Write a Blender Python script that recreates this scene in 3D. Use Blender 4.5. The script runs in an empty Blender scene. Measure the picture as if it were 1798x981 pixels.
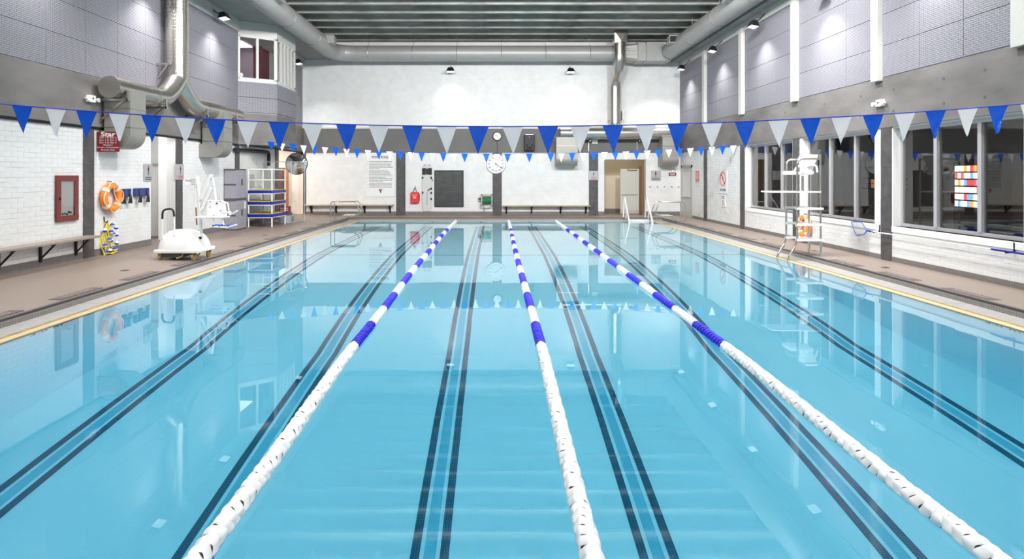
import bpy, bmesh, math, random
from mathutils import Vector, Matrix
random.seed(7)
PI = math.pi
# ------------------------------------------------------------------ camera, world, exposure
scene = bpy.context.scene
col = scene.collection
cam_d = bpy.data.cameras.new('camera')
cam = bpy.data.objects.new('camera', cam_d)
col.objects.link(cam)
cam.location = (0, 0, 2.1)
cam.rotation_euler = (PI / 2, 0, 0)
cam_d.sensor_width = 36
cam_d.lens = 36 * 1035 / 1798
cam_d.shift_x = (899 - 869) / 1798
cam_d.shift_y = -(490.5 - 307) / 1798
cam_d.clip_start = 0.05
scene.camera = cam
world = bpy.data.worlds.new('world')
scene.world = world
world.use_nodes = True
world.node_tree.nodes['Background'].inputs[0].default_value = (0.25, 0.3, 0.4, 1)
world.node_tree.nodes['Background'].inputs[1].default_value = 0.3
scene.view_settings.view_transform = 'Standard'
scene.view_settings.look = 'None'
scene.view_settings.gamma = 1
scene.view_settings.use_curve_mapping = False
scene.view_settings.exposure = -0.12
FLOOD_W = 75.0          # power of one floodlight
FILL_W = 260.0            # power of one added fill lamp
# ------------------------------------------------------------------ materials
MATS = {}


def mat(name, color=(.8, .8, .8), rough=.5, metal=0.0, emit=None, emit_s=0.0, var=0.0, vscale=6.0, bump=0.0, bscale=40.0,
        trans=0.0, ior=1.45, coat=0.0, stretch=(1, 1, 1)):
    if name in MATS:
        return MATS[name]
    m = bpy.data.materials.new(name)
    m.use_nodes = True
    nt = m.node_tree
    b = nt.nodes['Principled BSDF']
    b.inputs['Base Color'].default_value = (*color, 1)
    b.inputs['Roughness'].default_value = rough
    b.inputs['Metallic'].default_value = metal
    b.inputs['IOR'].default_value = ior
    b.inputs['Transmission Weight'].default_value = trans
    b.inputs['Coat Weight'].default_value = coat
    if emit:
        b.inputs['Emission Color'].default_value = (*emit, 1)
        b.inputs['Emission Strength'].default_value = emit_s
    if var or bump:
        tc = nt.nodes.new('ShaderNodeTexCoord')
        mp = nt.nodes.new('ShaderNodeMapping')
        mp.inputs['Scale'].default_value = stretch
        nt.links.new(tc.outputs['Object'], mp.inputs[0])
    if var:
        n = nt.nodes.new('ShaderNodeTexNoise')
        n.inputs['Scale'].default_value = vscale
        n.inputs['Detail'].default_value = 6
        nt.links.new(mp.outputs[0], n.inputs['Vector'])
        r = nt.nodes.new('ShaderNodeValToRGB')
        r.color_ramp.elements[0].position = .3
        r.color_ramp.elements[1].position = .7
        r.color_ramp.elements[0].color = (*[max(0, c * (1 - var)) for c in color], 1)
        r.color_ramp.elements[1].color = (*[min(1, c * (1 + var)) for c in color], 1)
        nt.links.new(n.outputs[0], r.inputs[0])
        nt.links.new(r.outputs[0], b.inputs['Base Color'])
    if bump:
        n2 = nt.nodes.new('ShaderNodeTexNoise')
        n2.inputs['Scale'].default_value = bscale
        n2.inputs['Detail'].default_value = 4
        nt.links.new(mp.outputs[0], n2.inputs['Vector'])
        bp = nt.nodes.new('ShaderNodeBump')
        bp.inputs['Strength'].default_value = bump
        bp.inputs['Distance'].default_value = .01
        nt.links.new(n2.outputs[0], bp.inputs['Height'])
        nt.links.new(bp.outputs[0], b.inputs['Normal'])
    MATS[name] = m
    return m


def tile_mat(name, c1, c2, mortar, w, h, rough=.3, plane='XY', gap=.1, bump=.3, offset=0.0):
    """small tiles: a Brick Texture over object coordinates; plane picks the two axes"""
    m = mat(name, c1, rough)
    nt = m.node_tree
    b = nt.nodes['Principled BSDF']
    tc = nt.nodes.new('ShaderNodeTexCoord')
    sx = nt.nodes.new('ShaderNodeSeparateXYZ')
    cx = nt.nodes.new('ShaderNodeCombineXYZ')
    nt.links.new(tc.outputs['Object'], sx.inputs[0])
    nt.links.new(sx.outputs['XYZ'.index(plane[0])], cx.inputs[0])
    nt.links.new(sx.outputs['XYZ'.index(plane[1])], cx.inputs[1])
    br = nt.nodes.new('ShaderNodeTexBrick')
    br.offset = offset
    br.inputs['Color1'].default_value = (*c1, 1)
    br.inputs['Color2'].default_value = (*c2, 1)
    br.inputs['Mortar'].default_value = (*mortar, 1)
    br.inputs['Scale'].default_value = 1
    br.inputs['Brick Width'].default_value = w
    br.inputs['Row Height'].default_value = h
    br.inputs['Mortar Size'].default_value = min(w, h) * gap
    nt.links.new(cx.outputs[0], br.inputs['Vector'])
    nt.links.new(br.outputs['Color'], b.inputs['Base Color'])
    bp = nt.nodes.new('ShaderNodeBump')
    bp.invert = True
    bp.inputs['Strength'].default_value = bump
    bp.inputs['Distance'].default_value = .004
    nt.links.new(br.outputs['Fac'], bp.inputs['Height'])
    nt.links.new(bp.outputs[0], b.inputs['Normal'])
    return m


def panel_mat(name, color):
    """acoustic panel: staggered short ridges"""
    m = mat(name, color, .55)
    nt = m.node_tree
    b = nt.nodes['Principled BSDF']
    tc = nt.nodes.new('ShaderNodeTexCoord')
    sx = nt.nodes.new('ShaderNodeSeparateXYZ')
    cx = nt.nodes.new('ShaderNodeCombineXYZ')
    nt.links.new(tc.outputs['Object'], sx.inputs[0])
    nt.links.new(sx.outputs[1], cx.inputs[0])
    nt.links.new(sx.outputs[2], cx.inputs[1])
    br = nt.nodes.new('ShaderNodeTexBrick')
    br.offset = .5
    br.inputs['Color1'].default_value = (*color, 1)
    br.inputs['Color2'].default_value = (*[c * .95 for c in color], 1)
    br.inputs['Mortar'].default_value = (*[c * .55 for c in color], 1)
    br.inputs['Scale'].default_value = 1
    br.inputs['Brick Width'].default_value = .117
    br.inputs['Row Height'].default_value = .0405
    br.inputs['Mortar Size'].default_value = .0075
    br.inputs['Mortar Smooth'].default_value = .6
    nt.links.new(cx.outputs[0], br.inputs['Vector'])
    nt.links.new(br.outputs['Color'], b.inputs['Base Color'])
    bp = nt.nodes.new('ShaderNodeBump')
    bp.invert = True
    bp.inputs['Strength'].default_value = .9
    bp.inputs['Distance'].default_value = .012
    nt.links.new(br.outputs['Fac'], bp.inputs['Height'])
    nt.links.new(bp.outputs[0], b.inputs['Normal'])
    return m


M_BRICK = mat('painted_brick', (.70, .705, .705), .4, var=.05, vscale=3, bump=.35, bscale=60)
M_MORTAR = mat('painted_mortar', (.65, .655, .655), .6)
M_WHITE = mat('white_paint', (.82, .82, .81), .45, var=.03, vscale=2)
M_TRIMW = mat('white_trim', (.53, .53, .505), .35)
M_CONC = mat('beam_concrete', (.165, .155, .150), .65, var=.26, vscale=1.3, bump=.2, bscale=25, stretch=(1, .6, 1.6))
M_CEIL = mat('ceiling_concrete', (.31, .31, .285), .8, var=.3, vscale=5, bump=.3, bscale=20, stretch=(.3, 1, 1))
M_SLATE = mat('slate_tile', (.075, .07, .072), .45, var=.25, vscale=5, bump=.25, bscale=18)
M_GROUT = mat('dark_grout', (.16, .16, .16), .8)
M_DECK = tile_mat('deck_tile', (.262, .208, .176), (.248, .199, .169), (.222, .178, .152), .05, .05, .45, 'XY', .07, .25)
M_BASE = tile_mat('base_mosaic', (.20, .185, .175), (.165, .155, .15), (.13, .12, .12), .05, .16, .45, 'YZ', .1, .4)
M_BASEF = tile_mat('base_mosaic_far', (.20, .185, .175), (.165, .155, .15), (.13, .12, .12), .05, .16, .45, 'XZ', .1, .4)
M_CURB = tile_mat('curb_mosaic', (.31, .30, .27), (.27, .26, .235), (.18, .17, .16), .05, .05, .4, 'YZ', .09, .4)
M_CURBF = tile_mat('curb_mosaic_far', (.31, .30, .27), (.27, .26, .235), (.18, .17, .16), .05, .05, .4, 'XZ', .09, .4)
M_NOSE = tile_mat('nosing_tile', (.06, .05, .06), (.045, .04, .048), (.10, .09, .1), .05, .2, .35, 'YX', .08, .4)
M_NOSEF = tile_mat('nosing_tile_far', (.06, .05, .06), (.045, .04, .048), (.10, .09, .1), .05, .2, .35, 'XY', .08, .4)
M_YEL = mat('cream_coping', (.58, .47, .26), .4, var=.12, vscale=3)
M_OCHRE = mat('ochre_coping_edge', (.33, .19, .075), .5, var=.35, vscale=4)
M_GRATE = mat('white_grate', (.47, .46, .455), .45, var=.05)
M_DARK = mat('dark_void', (.03, .03, .03), .9)
M_TROUGH = mat('gutter_trough', (.20, .21, .21), .8)
M_POOL = tile_mat('pool_tile', (.88, .94, .99), (.87, .935, .985), (.85, .92, .97), .05, .05, .4, 'XY', .08, .1)
M_POOLW = tile_mat('pool_wall_tile', (.88, .94, .99), (.87, .935, .985), (.85, .92, .97), .05, .05, .4, 'YZ', .08, .1)
M_LBLK = tile_mat('lane_black_tile', (.004, .050, .125), (.006, .065, .15), (.12, .22, .20), .029, .029, .3, 'XY', .07, .1)
M_LBLU = tile_mat('lane_blue_tile', (.16, .50, .66), (.18, .52, .68), (.30, .60, .70), .024, .03, .3, 'XY', .1, .1)
M_PANEL = panel_mat('acoustic_panel', (.285, .28, .32))
M_DUCTP = mat('painted_duct', (.37, .37, .36), .42, .25, var=.04, vscale=2)
M_GALV = mat('galvanised_duct', (.52, .50, .465), .27, .95, var=.06, vscale=2)
M_GALVB = mat('dull_sheet_metal', (.33, .325, .30), .5, .5, var=.08, vscale=2)
M_STEEL = mat('stainless_tube', (.66, .64, .61), .17, 1.0)
M_ALU = mat('window_aluminium', (.60, .585, .60), .35, .5)
M_GLASS = mat('clear_glass', (1, 1, 1), .0, 0, trans=1.0, ior=1.45)
M_BLUEF = mat('blue_pennant', (.0, .125, .76), .28, coat=.4, var=.1, vscale=12)
M_WHITEF = mat('white_pennant', (.93, .93, .95), .4)
M_CORD = mat('blue_cord', (.02, .035, .42), .6)
M_FLW = mat('white_float', (.80, .80, .80), .35)
M_FLB = mat('blue_float', (.02, .012, .62), .3)
M_BLACK = mat('black_plastic', (.012, .012, .014), .4)
M_BLKM = mat('black_metal', (.015, .015, .017), .45, .4)
M_WPL = mat('white_plastic', (.83, .83, .82), .28, coat=.2)
M_CREAM = mat('cream_wall', (.72, .65, .52), .6)
M_WOOD = mat('bench_board', (.30, .25, .21), .5, var=.15, vscale=3, stretch=(1, .15, 1))
M_WOODF = mat('bench_board_pale', (.50, .42, .30), .5, var=.12, vscale=3, stretch=(.15, 1, 1))
M_ORANGE = mat('orange_buoy', (.93, .24, .02), .35)
M_RED = mat('sign_maroon', (.20, .012, .018), .4)
M_REDB = mat('red_bag', (.62, .03, .03), .6, bump=.2, bscale=80)
M_MAR = mat('maroon_frame', (.17, .035, .032), .4)
M_SIGNG = mat('grey_sign_plate', (.42, .43, .45), .35, .2)
M_SIGNW = mat('white_sign_plate', (.74, .75, .75), .35)
M_INK = mat('sign_ink', (.03, .03, .035), .5)
M_WINK = mat('white_lettering', (.82, .80, .80), .5)
M_REDI = mat('red_ink', (.50, .06, .05), .5)
M_ORI = mat('orange_ink', (.70, .22, .10), .5)
M_GREYP = mat('grey_locker_plastic', (.30, .29, .33), .45)
M_GREYD = mat('dark_locker_plastic', (.09, .085, .1), .5)
M_DBLUE = mat('navy_vinyl', (.01, .02, .30), .4)
M_RACK = mat('blue_rack_board', (.04, .06, .22), .5)
M_YMAT = mat('yellow_deck_mat', (.62, .48, .04), .5, bump=.4, bscale=60)
M_YROPE = mat('yellow_rope', (.80, .66, .02), .5)
M_BBALL = mat('blue_ball', (.03, .05, .48), .4)
M_GREEN = mat('green_hose', (.02, .22, .10), .45)
M_TANC = mat('tan_caster', (.42, .33, .12), .4, .3)
M_LENS = mat('lamp_lens', (1, 1, 1), .3, emit=(1, .98, .94), emit_s=2)
M_OFFL = mat('office_light', (1, 1, 1), .4, emit=(1, .97, .93), emit_s=3.5)
M_PINK = mat('office_wall', (.50, .44, .50), .6)
M_MAROOM = mat('office_maroon', (.22, .05, .07), .6)
M_DOORG = mat('door_paint', (.52, .52, .47), .4)
M_DOORF = mat('door_frame_grey', (.45, .45, .43), .4, .3)
M_ROPEW = mat('white_rope', (.75, .72, .66), .7)
M_CLOCK = mat('clock_face', (.78, .79, .80), .35)
M_BROWN = mat('brown_wood', (.23, .12, .06), .5)
M_TAUPE = mat('lounge_wall', (.20, .18, .16), .7)
M_LFLO = mat('lounge_floor', (.10, .095, .09), .3)
# ------------------------------------------------------------------ mesh builder
def cloth(m, k):
    """thin vinyl: part of the light comes through"""
    nt = m.node_tree
    b = nt.nodes['Principled BSDF']
    tr = nt.nodes.new('ShaderNodeBsdfTranslucent')
    tr.inputs['Color'].default_value = b.inputs['Base Color'].default_value
    mx = nt.nodes.new('ShaderNodeMixShader')
    mx.inputs[0].default_value = k
    nt.links.new(b.outputs[0], mx.inputs[1])
    nt.links.new(tr.outputs[0], mx.inputs[2])
    nt.links.new(mx.outputs[0], nt.nodes['Material Output'].inputs['Surface'])


cloth(M_WHITEF, .4)
cloth(M_BLUEF, .25)
ORG = {}


class MB:
    def __init__(s):
        s.v = []
        s.f = []
        s.mi = []
        s.cur = 0

    def add(s, vs, fs):
        o = len(s.v)
        s.v += [tuple(v) for v in vs]
        for f in fs:
            s.f.append(tuple(i + o for i in f))
            s.mi.append(s.cur)
        return s

    def box(s, x0, x1, y0, y1, z0, z1):
        vs = [(x, y, z) for z in (z0, z1) for y in (y0, y1) for x in (x0, x1)]
        return s.add(vs, [(0, 2, 3, 1), (4, 5, 7, 6), (0, 1, 5, 4), (2, 6, 7, 3), (0, 4, 6, 2), (1, 3, 7, 5)])

    def prism(s, pts, d0, d1, ax='Y'):
        """pts: 2D outline in the other two axes (in order), extruded along ax from d0 to d1"""
        def P(p, d):
            return {'X': (d, p[0], p[1]), 'Y': (p[0], d, p[1]), 'Z': (p[0], p[1], d)}[ax]
        n = len(pts)
        vs = [P(p, d0) for p in pts] + [P(p, d1) for p in pts]
        fs = [tuple(range(n)), tuple(range(2 * n - 1, n - 1, -1))] + [(i, (i + 1) % n, n + (i + 1) % n, n + i) for i in range(n)]
        return s.add(vs, fs)

    def tube(s, path, r, n=10, caps=True, closed=False):
        path = [Vector(p) for p in path]
        m = len(path)
        rf = r if callable(r) else (lambda i: r)
        vs = []
        prev = None
        for i, p in enumerate(path):
            a = path[(i - 1) % m] if (i > 0 or closed) else path[0]
            b = path[(i + 1) % m] if (i < m - 1 or closed) else path[-1]
            t = (b - a).normalized()
            if prev is None:
                u = t.orthogonal().normalized()
            else:
                u = (prev - t * prev.dot(t))
                u = u.normalized() if u.length > 1e-6 else t.orthogonal().normalized()
            prev = u
            w = t.cross(u)
            for k in range(n):
                an = 2 * PI * k / n
                vs.append(p + (u * math.cos(an) + w * math.sin(an)) * rf(i))
        fs = []
        for i in range(m if closed else m - 1):
            j = (i + 1) % m
            for k in range(n):
                k2 = (k + 1) % n
                fs.append((i * n + k, i * n + k2, j * n + k2, j * n + k))
        if caps and not closed:
            fs.append(tuple(range(n - 1, -1, -1)))
            fs.append(tuple((m - 1) * n + k for k in range(n)))
        return s.add(vs, fs)

    def lathe(s, prof, c, ax='Z', n=20):
        """prof: (radius, height) list turned about axis ax through c"""
        c = Vector(c)
        vs = []
        for r, h in prof:
            for k in range(n):
                a = 2 * PI * k / n
                ca, sa = math.cos(a) * r, math.sin(a) * r
                vs.append(c + Vector({'Z': (ca, sa, h), 'Y': (ca, h, sa), 'X': (h, ca, sa)}[ax]))
        fs = []
        for i in range(len(prof) - 1):
            for k in range(n):
                k2 = (k + 1) % n
                fs.append((i * n + k, i * n + k2, (i + 1) * n + k2, (i + 1) * n + k))
        fs.append(tuple(range(n)))
        fs.append(tuple((len(prof) - 1) * n + k for k in range(n)))
        return s.add(vs, fs)

    def ball(s, c, r, n=12, sx=1, sy=1, sz=1):
        prof = []
        h = n // 2
        vs = []
        for i in range(h + 1):
            t = PI * i / h
            for k in range(n):
                a = 2 * PI * k / n
                vs.append((c[0] + r * sx * math.sin(t) * math.cos(a), c[1] + r * sy * math.sin(t) * math.sin(a), c[2] + r * sz * math.cos(t)))
        fs = []
        for i in range(h):
            for k in range(n):
                k2 = (k + 1) % n
                fs.append((i * n + k, (i + 1) * n + k, (i + 1) * n + k2, i * n + k2))
        return s.add(vs, fs)

    def torus(s, c, R, r, ax='X', n=32, m=12, a0=0, a1=2 * PI):
        pts = []
        full = abs(a1 - a0 - 2 * PI) < 1e-6
        for i in range(n if full else n + 1):
            a = a0 + (a1 - a0) * i / n
            ca, sa = R * math.cos(a), R * math.sin(a)
            pts.append(Vector(c) + Vector({'X': (0, ca, sa), 'Y': (ca, 0, sa), 'Z': (ca, sa, 0)}[ax]))
        return s.tube(pts, r, m, closed=full)

    def build(s, name, m, parent=None, org=None, smooth=False, bevel=0.0):
        if not isinstance(m, (list, tuple)):
            m = [m]
        if org is None:
            org = ORG[parent.name] if parent is not None and parent.name in ORG else Vector((0, 0, 0))
        org = Vector(org)
        me = bpy.data.meshes.new(name)
        me.from_pydata([tuple(Vector(v) - org) for v in s.v], [], s.f)
        for x in m:
            me.materials.append(x)
        for p, i in zip(me.polygons, s.mi):
            p.material_index = i
        bm = bmesh.new()
        bm.from_mesh(me)
        bmesh.ops.remove_doubles(bm, verts=bm.verts, dist=1e-5)
        bmesh.ops.recalc_face_normals(bm, faces=bm.faces)
        if smooth:
            for f in bm.faces:
                f.smooth = True
            for e in bm.edges:
                if len(e.link_faces) == 2 and e.calc_face_angle(0) > .7:
                    e.smooth = False
        bm.to_mesh(me)
        bm.free()
        o = bpy.data.objects.new(name, me)
        col.objects.link(o)
        if parent is not None:
            o.parent = parent
        else:
            o.location = org
        ORG[o.name] = org
        if bevel:
            b = o.modifiers.new('bevel', 'BEVEL')
            b.width = bevel
            b.segments = 2
            b.limit_method = 'ANGLE'
        return o


def fillet(pts, r, n=6):
    pts = [Vector(p) for p in pts]
    out = [pts[0]]
    for i in range(1, len(pts) - 1):
        a, b, c = pts[i - 1], pts[i], pts[i + 1]
        rr = min(r, (a - b).length * .48, (c - b).length * .48)
        p0 = b + (a - b).normalized() * rr
        p1 = b + (c - b).normalized() * rr
        for k in range(n + 1):
            t = k / n
            out.append(p0 * (1 - t) ** 2 + b * 2 * t * (1 - t) + p1 * t * t)
    out.append(pts[-1])
    return out


def resample(pts, step):
    out = [pts[0]]
    for a, b in zip(pts[:-1], pts[1:]):
        L = (b - a).length
        k = max(1, int(round(L / step)))
        for i in range(1, k + 1):
            out.append(a.lerp(b, i / k))
    return out


def tag(o, label=None, cat=None, group=None, kind=None):
    if label:
        o['label'] = label
    if cat:
        o['category'] = cat
    if group:
        o['group'] = group
    if kind:
        o['kind'] = kind
    return o


def thing(name, label, cat, loc, group=None):
    o = bpy.data.objects.new(name, None)
    o.empty_display_size = .1
    col.objects.link(o)
    o.location = loc
    ORG[o.name] = Vector(loc)
    return tag(o, label, cat, group)


def struct(mb, name, m, parent=None, **k):
    o = mb.build(name, m, parent, **k)
    if parent is None:
        o['kind'] = 'structure'
    return o


def copy_tree(o, parent=None):
    c = o.copy()
    col.objects.link(c)
    if parent is not None:
        c.parent = parent
    for ch in list(o.children):
        copy_tree(ch, c)
    ORG[c.name] = ORG.get(o.name, Vector((0, 0, 0)))
    return c


def text(mb, s, size, origin, right, up, align='CENTER', bold=0.0, sx=1.0, depth=.002):
    """lettering as real, slightly raised geometry"""
    cu = bpy.data.curves.new('t', 'FONT')
    cu.body = s
    cu.size = size
    cu.align_x = align
    cu.align_y = 'CENTER'
    cu.resolution_u = 2
    cu.offset = bold
    cu.extrude = depth / 2
    ob = bpy.data.objects.new('t', cu)
    col.objects.link(ob)
    dg = bpy.context.evaluated_depsgraph_get()
    dg.update()
    me = bpy.data.meshes.new_from_object(ob.evaluated_get(dg))
    right = Vector(right).normalized()
    up = Vector(up).normalized()
    nrm = right.cross(up)
    o = Vector(origin)
    vs = [o + right * v.co.x * sx + up * v.co.y + nrm * v.co.z for v in me.vertices]
    mb.add(vs, [tuple(p.vertices) for p in me.polygons])
    bpy.data.objects.remove(ob)
    bpy.data.curves.remove(cu)
    bpy.data.meshes.remove(me)


XL, XR, YF, YN = -9.4, 9.1, 28.9, -4.0
PX0, PX1, PY0, PY1 = -6.16, 7.10, 1.3, 26.75
ZC = 8.6
K = 1035.0


def FX(px):
    return (px - 869) * YF / K


def FZ(py):
    return 2.1 + (307 - py) * YF / K


def LY(px, X=XL):
    return X * K / (px - 869)


def SZ(py, Y):
    return 2.1 + (307 - py) * Y / K


def deck_z(x):
    return .12 + .07 * max(0, (-x - 6.75)) / 2.65


# ------------------------------------------------------------------ basin, water, decks
def floor_z(y):
    pr = [(PY0, -3.05), (10.0, -3.05), (17.1, -1.5), (PY1, -1.1)]
    for (a, za), (b, zb) in zip(pr[:-1], pr[1:]):
        if y <= b:
            return za + (zb - za) * (y - a) / (b - a)
    return -1.1


mb = MB()
ys = [PY0, 10.0, 17.1, PY1]
for a, b in zip(ys[:-1], ys[1:]):
    za, zb = floor_z(a), floor_z(b)
    mb.add([(PX0 - .2, a, za), (PX1 + .2, a, za), (PX1 + .2, b, zb), (PX0 - .2, b, zb),
            (PX0 - .2, a, za - .2), (PX1 + .2, a, za - .2), (PX1 + .2, b, zb - .2), (PX0 - .2, b, zb - .2)],
           [(0, 1, 2, 3), (7, 6, 5, 4), (0, 4, 5, 1), (1, 5, 6, 2), (2, 6, 7, 3), (3, 7, 4, 0)])
basin = struct(mb, 'pool_floor', M_POOL)
mb = MB()
mb.box(PX0 - .25, PX0, PY0 - .25, PY1 + .25, -3.4, -.012)
mb.box(PX1, PX1 + .25, PY0 - .25, PY1 + .25, -3.4, -.012)
struct(mb, 'wall_pool_sides', M_POOLW)
mb = MB()
mb.box(PX0, PX1, PY0 - .25, PY0, -3.4, -.012)
mb.box(PX0, PX1, PY1, PY1 + .25, -3.4, -.012)
struct(mb, 'wall_pool_ends', tile_mat('pool_end_tile', (.88, .94, .99), (.87, .935, .985), (.85, .92, .97), .05, .05, .4, 'XZ', .08, .1))
LANES = [PX0 + 2.21 * (i + .5) for i in range(6)]
for cx in LANES:
    for (w0, w1, m, nm) in ((-.188, -.1, M_LBLK, 'lane_edge_stripe'), (-.058, .058, M_LBLU, 'lane_centre_stripe'), (.1, .188, M_LBLK, 'lane_edge_stripe')):
        mb = MB()
        seg = [PY0 + 1.5, 10.0, 17.1, PY1 - 1.4]
        for a, b in zip(seg[:-1], seg[1:]):
            za, zb = floor_z(a) + .003, floor_z(b) + .003
            mb.add([(cx + w0, a, za), (cx + w1, a, za), (cx + w1, b, zb), (cx + w0, b, zb),
                    (cx + w0, a, za - .01), (cx + w1, a, za - .01), (cx + w1, b, zb - .01), (cx + w0, b, zb - .01)],
                   [(0, 1, 2, 3), (7, 6, 5, 4), (0, 4, 5, 1), (1, 5, 6, 2), (2, 6, 7, 3), (3, 7, 4, 0)])
        mb.build(nm, m, basin)
mb = MB()
mb.box(PX0, PX1, 17.07, 17.13, -1.52, -1.492)
mb.build('slope_break_line', M_LBLK, basin)
# black cross marks on the end wall at each lane
for cx in LANES:
    mb = MB()
    mb.box(cx - .25, cx + .25, PY1 - .006, PY1, -.42, -.34)
    mb.box(cx - .04, cx + .04, PY1 - .006, PY1, -.65, -.2)
    mb.build('lane_target', M_LBLK, basin)
# depth marks set in the pool wall
for X, dirr, yc in ((PX0 + .002, (0, 1, 0), 8.1), (PX1 - .002, (0, -1, 0), 8.25)):
    mb = MB()
    text(mb, '3.0 m', .17, (X, yc, -.13), dirr, (0, 0, 1), sx=1.6)
    mb.build('depth_mark', M_INK, basin)

wm = bpy.data.materials.new('pool_water')
wm.use_nodes = True
nt = wm.node_tree
nt.nodes.remove(nt.nodes['Principled BSDF'])
out = nt.nodes['Material Output']
gl = nt.nodes.new('ShaderNodeBsdfGlass')
gl.inputs['IOR'].default_value = 1.333
gl.inputs['Roughness'].default_value = 0.0
gl.inputs['Color'].default_value = (1, 1, 1, 1)
tc = nt.nodes.new('ShaderNodeTexCoord')
nz = nt.nodes.new('ShaderNodeTexNoise')
nz.inputs['Scale'].default_value = .9
nz.inputs['Detail'].default_value = 1
bp = nt.nodes.new('ShaderNodeBump')
bp.inputs['Strength'].default_value = .12
bp.inputs['Distance'].default_value = .012
nt.links.new(tc.outputs['Object'], nz.inputs['Vector'])
nt.links.new(nz.outputs[0], bp.inputs['Height'])
nt.links.new(bp.outputs[0], gl.inputs['Normal'])
nt.links.new(gl.outputs[0], out.inputs['Surface'])
va = nt.nodes.new('ShaderNodeVolumeAbsorption')
va.inputs['Color'].default_value = (.55, .935, .999, 1)
va.inputs['Density'].default_value = .38
nt.links.new(va.outputs[0], out.inputs['Volume'])
mb = MB()
mb.box(PX0 - .01, PX1 + .01, PY0 - .01, PY1 + .01, -3.3, 0)
water = struct(mb, 'pool_water', wm)

# gutter: cream coping, ochre edge, slatted grate over a trough
LG, RG, FG, NG = -6.75, 7.70, 27.22, .8
mb = MB()
mb.box(PX0 - .12, PX0, PY0, PY1, -.10, .014)
mb.box(PX1, PX1 + .12, PY0, PY1, -.10, .014)
struct(mb, 'trim_1', M_YEL, bevel=.01)
mb = MB()
mb.box(PX0 - .19, PX0 - .12, PY0, PY1, -.10, .010)
mb.box(PX1 + .12, PX1 + .19, PY0, PY1, -.10, .010)
struct(mb, 'trim_2', M_OCHRE)
mb = MB()
mb.box(LG, PX0 - .15, NG, FG, -.12, -.08)
mb.box(PX1 + .15, RG, NG, FG, -.12, -.08)
mb.box(LG, RG, PY1, FG, -.12, -.08)
mb.box(LG, RG, NG, PY0, -.12, -.08)
trough = struct(mb, 'trim_3', M_TROUGH)
for x0, x1 in ((LG + .01, PX0 - .19), (PX1 + .19, RG - .01)):
    y = NG
    while y < FG - .1:
        mb = MB()
        y2 = min(y + 2.2, FG)
        n = 9
        w = (x1 - x0) / n
        for i in range(n):
            mb.box(x0 + i * w + .009, x0 + (i + 1) * w - .009, y + .006, y2 - .006, -.08, .012)
        for q in range(3):
            yy = y + .2 + q * (y2 - y - .4) / 2
            mb.box(x0, x1, yy, yy + .05, -.08, .002)
        mb.build('gutter_grate', M_GRATE, trough)
        y = y2
for y0, y1 in ((PY1, FG - .01), (NG + .01, PY0)):
    mb = MB()
    n = 6
    w = (y1 - y0) / n
    for i in range(n):
        mb.box(PX0 - .15, PX1 + .15, y0 + i * w + .004, y0 + (i + 1) * w - .004, -.08, .004)
    mb.build('gutter_grate', M_GRATE, trough)
# curbs
mb = MB()
mb.box(LG - .12, LG, NG - .1, FG + .1, -.12, .095)
mb.box(RG, RG + .12, NG - .1, FG + .1, -.12, .095)
struct(mb, 'trim_4', M_CURB)
mb = MB()
mb.box(LG, RG, FG, FG + .12, -.12, .09)
mb.box(LG, RG, NG - .12, NG, -.12, .09)
struct(mb, 'trim_5', M_CURBF)
mb = MB()
mb.box(LG - .06, LG + .006, NG, FG + .05, .09, .128)
mb.box(RG - .006, RG + .06, NG, FG + .05, .09, .128)
struct(mb, 'trim_6', M_NOSE, bevel=.012)
mb = MB()
mb.box(LG, RG, FG - .006, FG + .06, .09, .128)
mb.box(LG, RG, NG - .06, NG + .006, .09, .128)
struct(mb, 'trim_7', M_NOSEF, bevel=.012)
# decks
mb = MB()
zl = deck_z(XL - .2)


def slab(x0, x1, y0, y1, za, zb):
    mb.add([(x0, y0, za), (x1, y0, zb), (x1, y1, zb), (x0, y1, za), (x0, y0, -.3), (x1, y0, -.3), (x1, y1, -.3), (x0, y1, -.3)],
           [(0, 1, 2, 3), (7, 6, 5, 4), (0, 4, 5, 1), (1, 5, 6, 2), (2, 6, 7, 3), (3, 7, 4, 0)])


slab(-13.0, LG - .06, YN, YF, deck_z(-13), .12)
slab(RG + .06, XR + .2, YN, YF, .12, .12)
slab(LG - .06, RG + .06, FG + .06, YF + 4, .12, .12)
slab(LG - .06, RG + .06, YN, NG - .06, .12, .12)
deck = struct(mb, 'floor', M_DECK)
# NO DIVING plates let into the deck
M_PLATE = mat('dark_deck_plate', (.115, .095, .09), .55)
M_PLTX = mat('pale_deck_lettering', (.36, .30, .26), .55)
for side in (-1, 1):
    for k in range(-3, 10):
        y0 = 9.32 + 1.73 * k
        xc = -6.96 if side < 0 else 7.91
        zc = deck_z(xc)
        mb = MB()
        mb.box(xc - .1, xc + .1, y0, y0 + 1.0, zc - .02, zc + .006)
        p = mb.build('warning_plate', M_PLATE, deck)
        mb = MB()
        text(mb, 'NO DIVING', .125, (xc, y0 + .5, zc + .008), (0, 1, 0) if side < 0 else (0, -1, 0), (-1, 0, 0) if side < 0 else (1, 0, 0), sx=1.05, bold=.001)
        mb.build('lettering', M_PLTX, p)
# small floor drains
for x, y in ((-7.6, 12.1), (-7.55, 15.8), (8.35, 12.6), (8.35, 15.4), (8.3, 18.2), (-7.5, 19.2)):
    mb = MB()
    mb.lathe([(.09, -.01), (.09, .003), (.0, .003)], (x, y, deck_z(x)), n=16)
    for q in range(-2, 3):
        mb.box(x - .06, x + .06, y + q * .028 - .006, y + q * .028 + .006, deck_z(x), deck_z(x) + .006)
    mb.build('floor_drain', mat('drain_metal', (.2, .18, .16), .4, .7), deck)

# ------------------------------------------------------------------ walls
BW, BH, BD = .30, .10, .005


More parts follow.
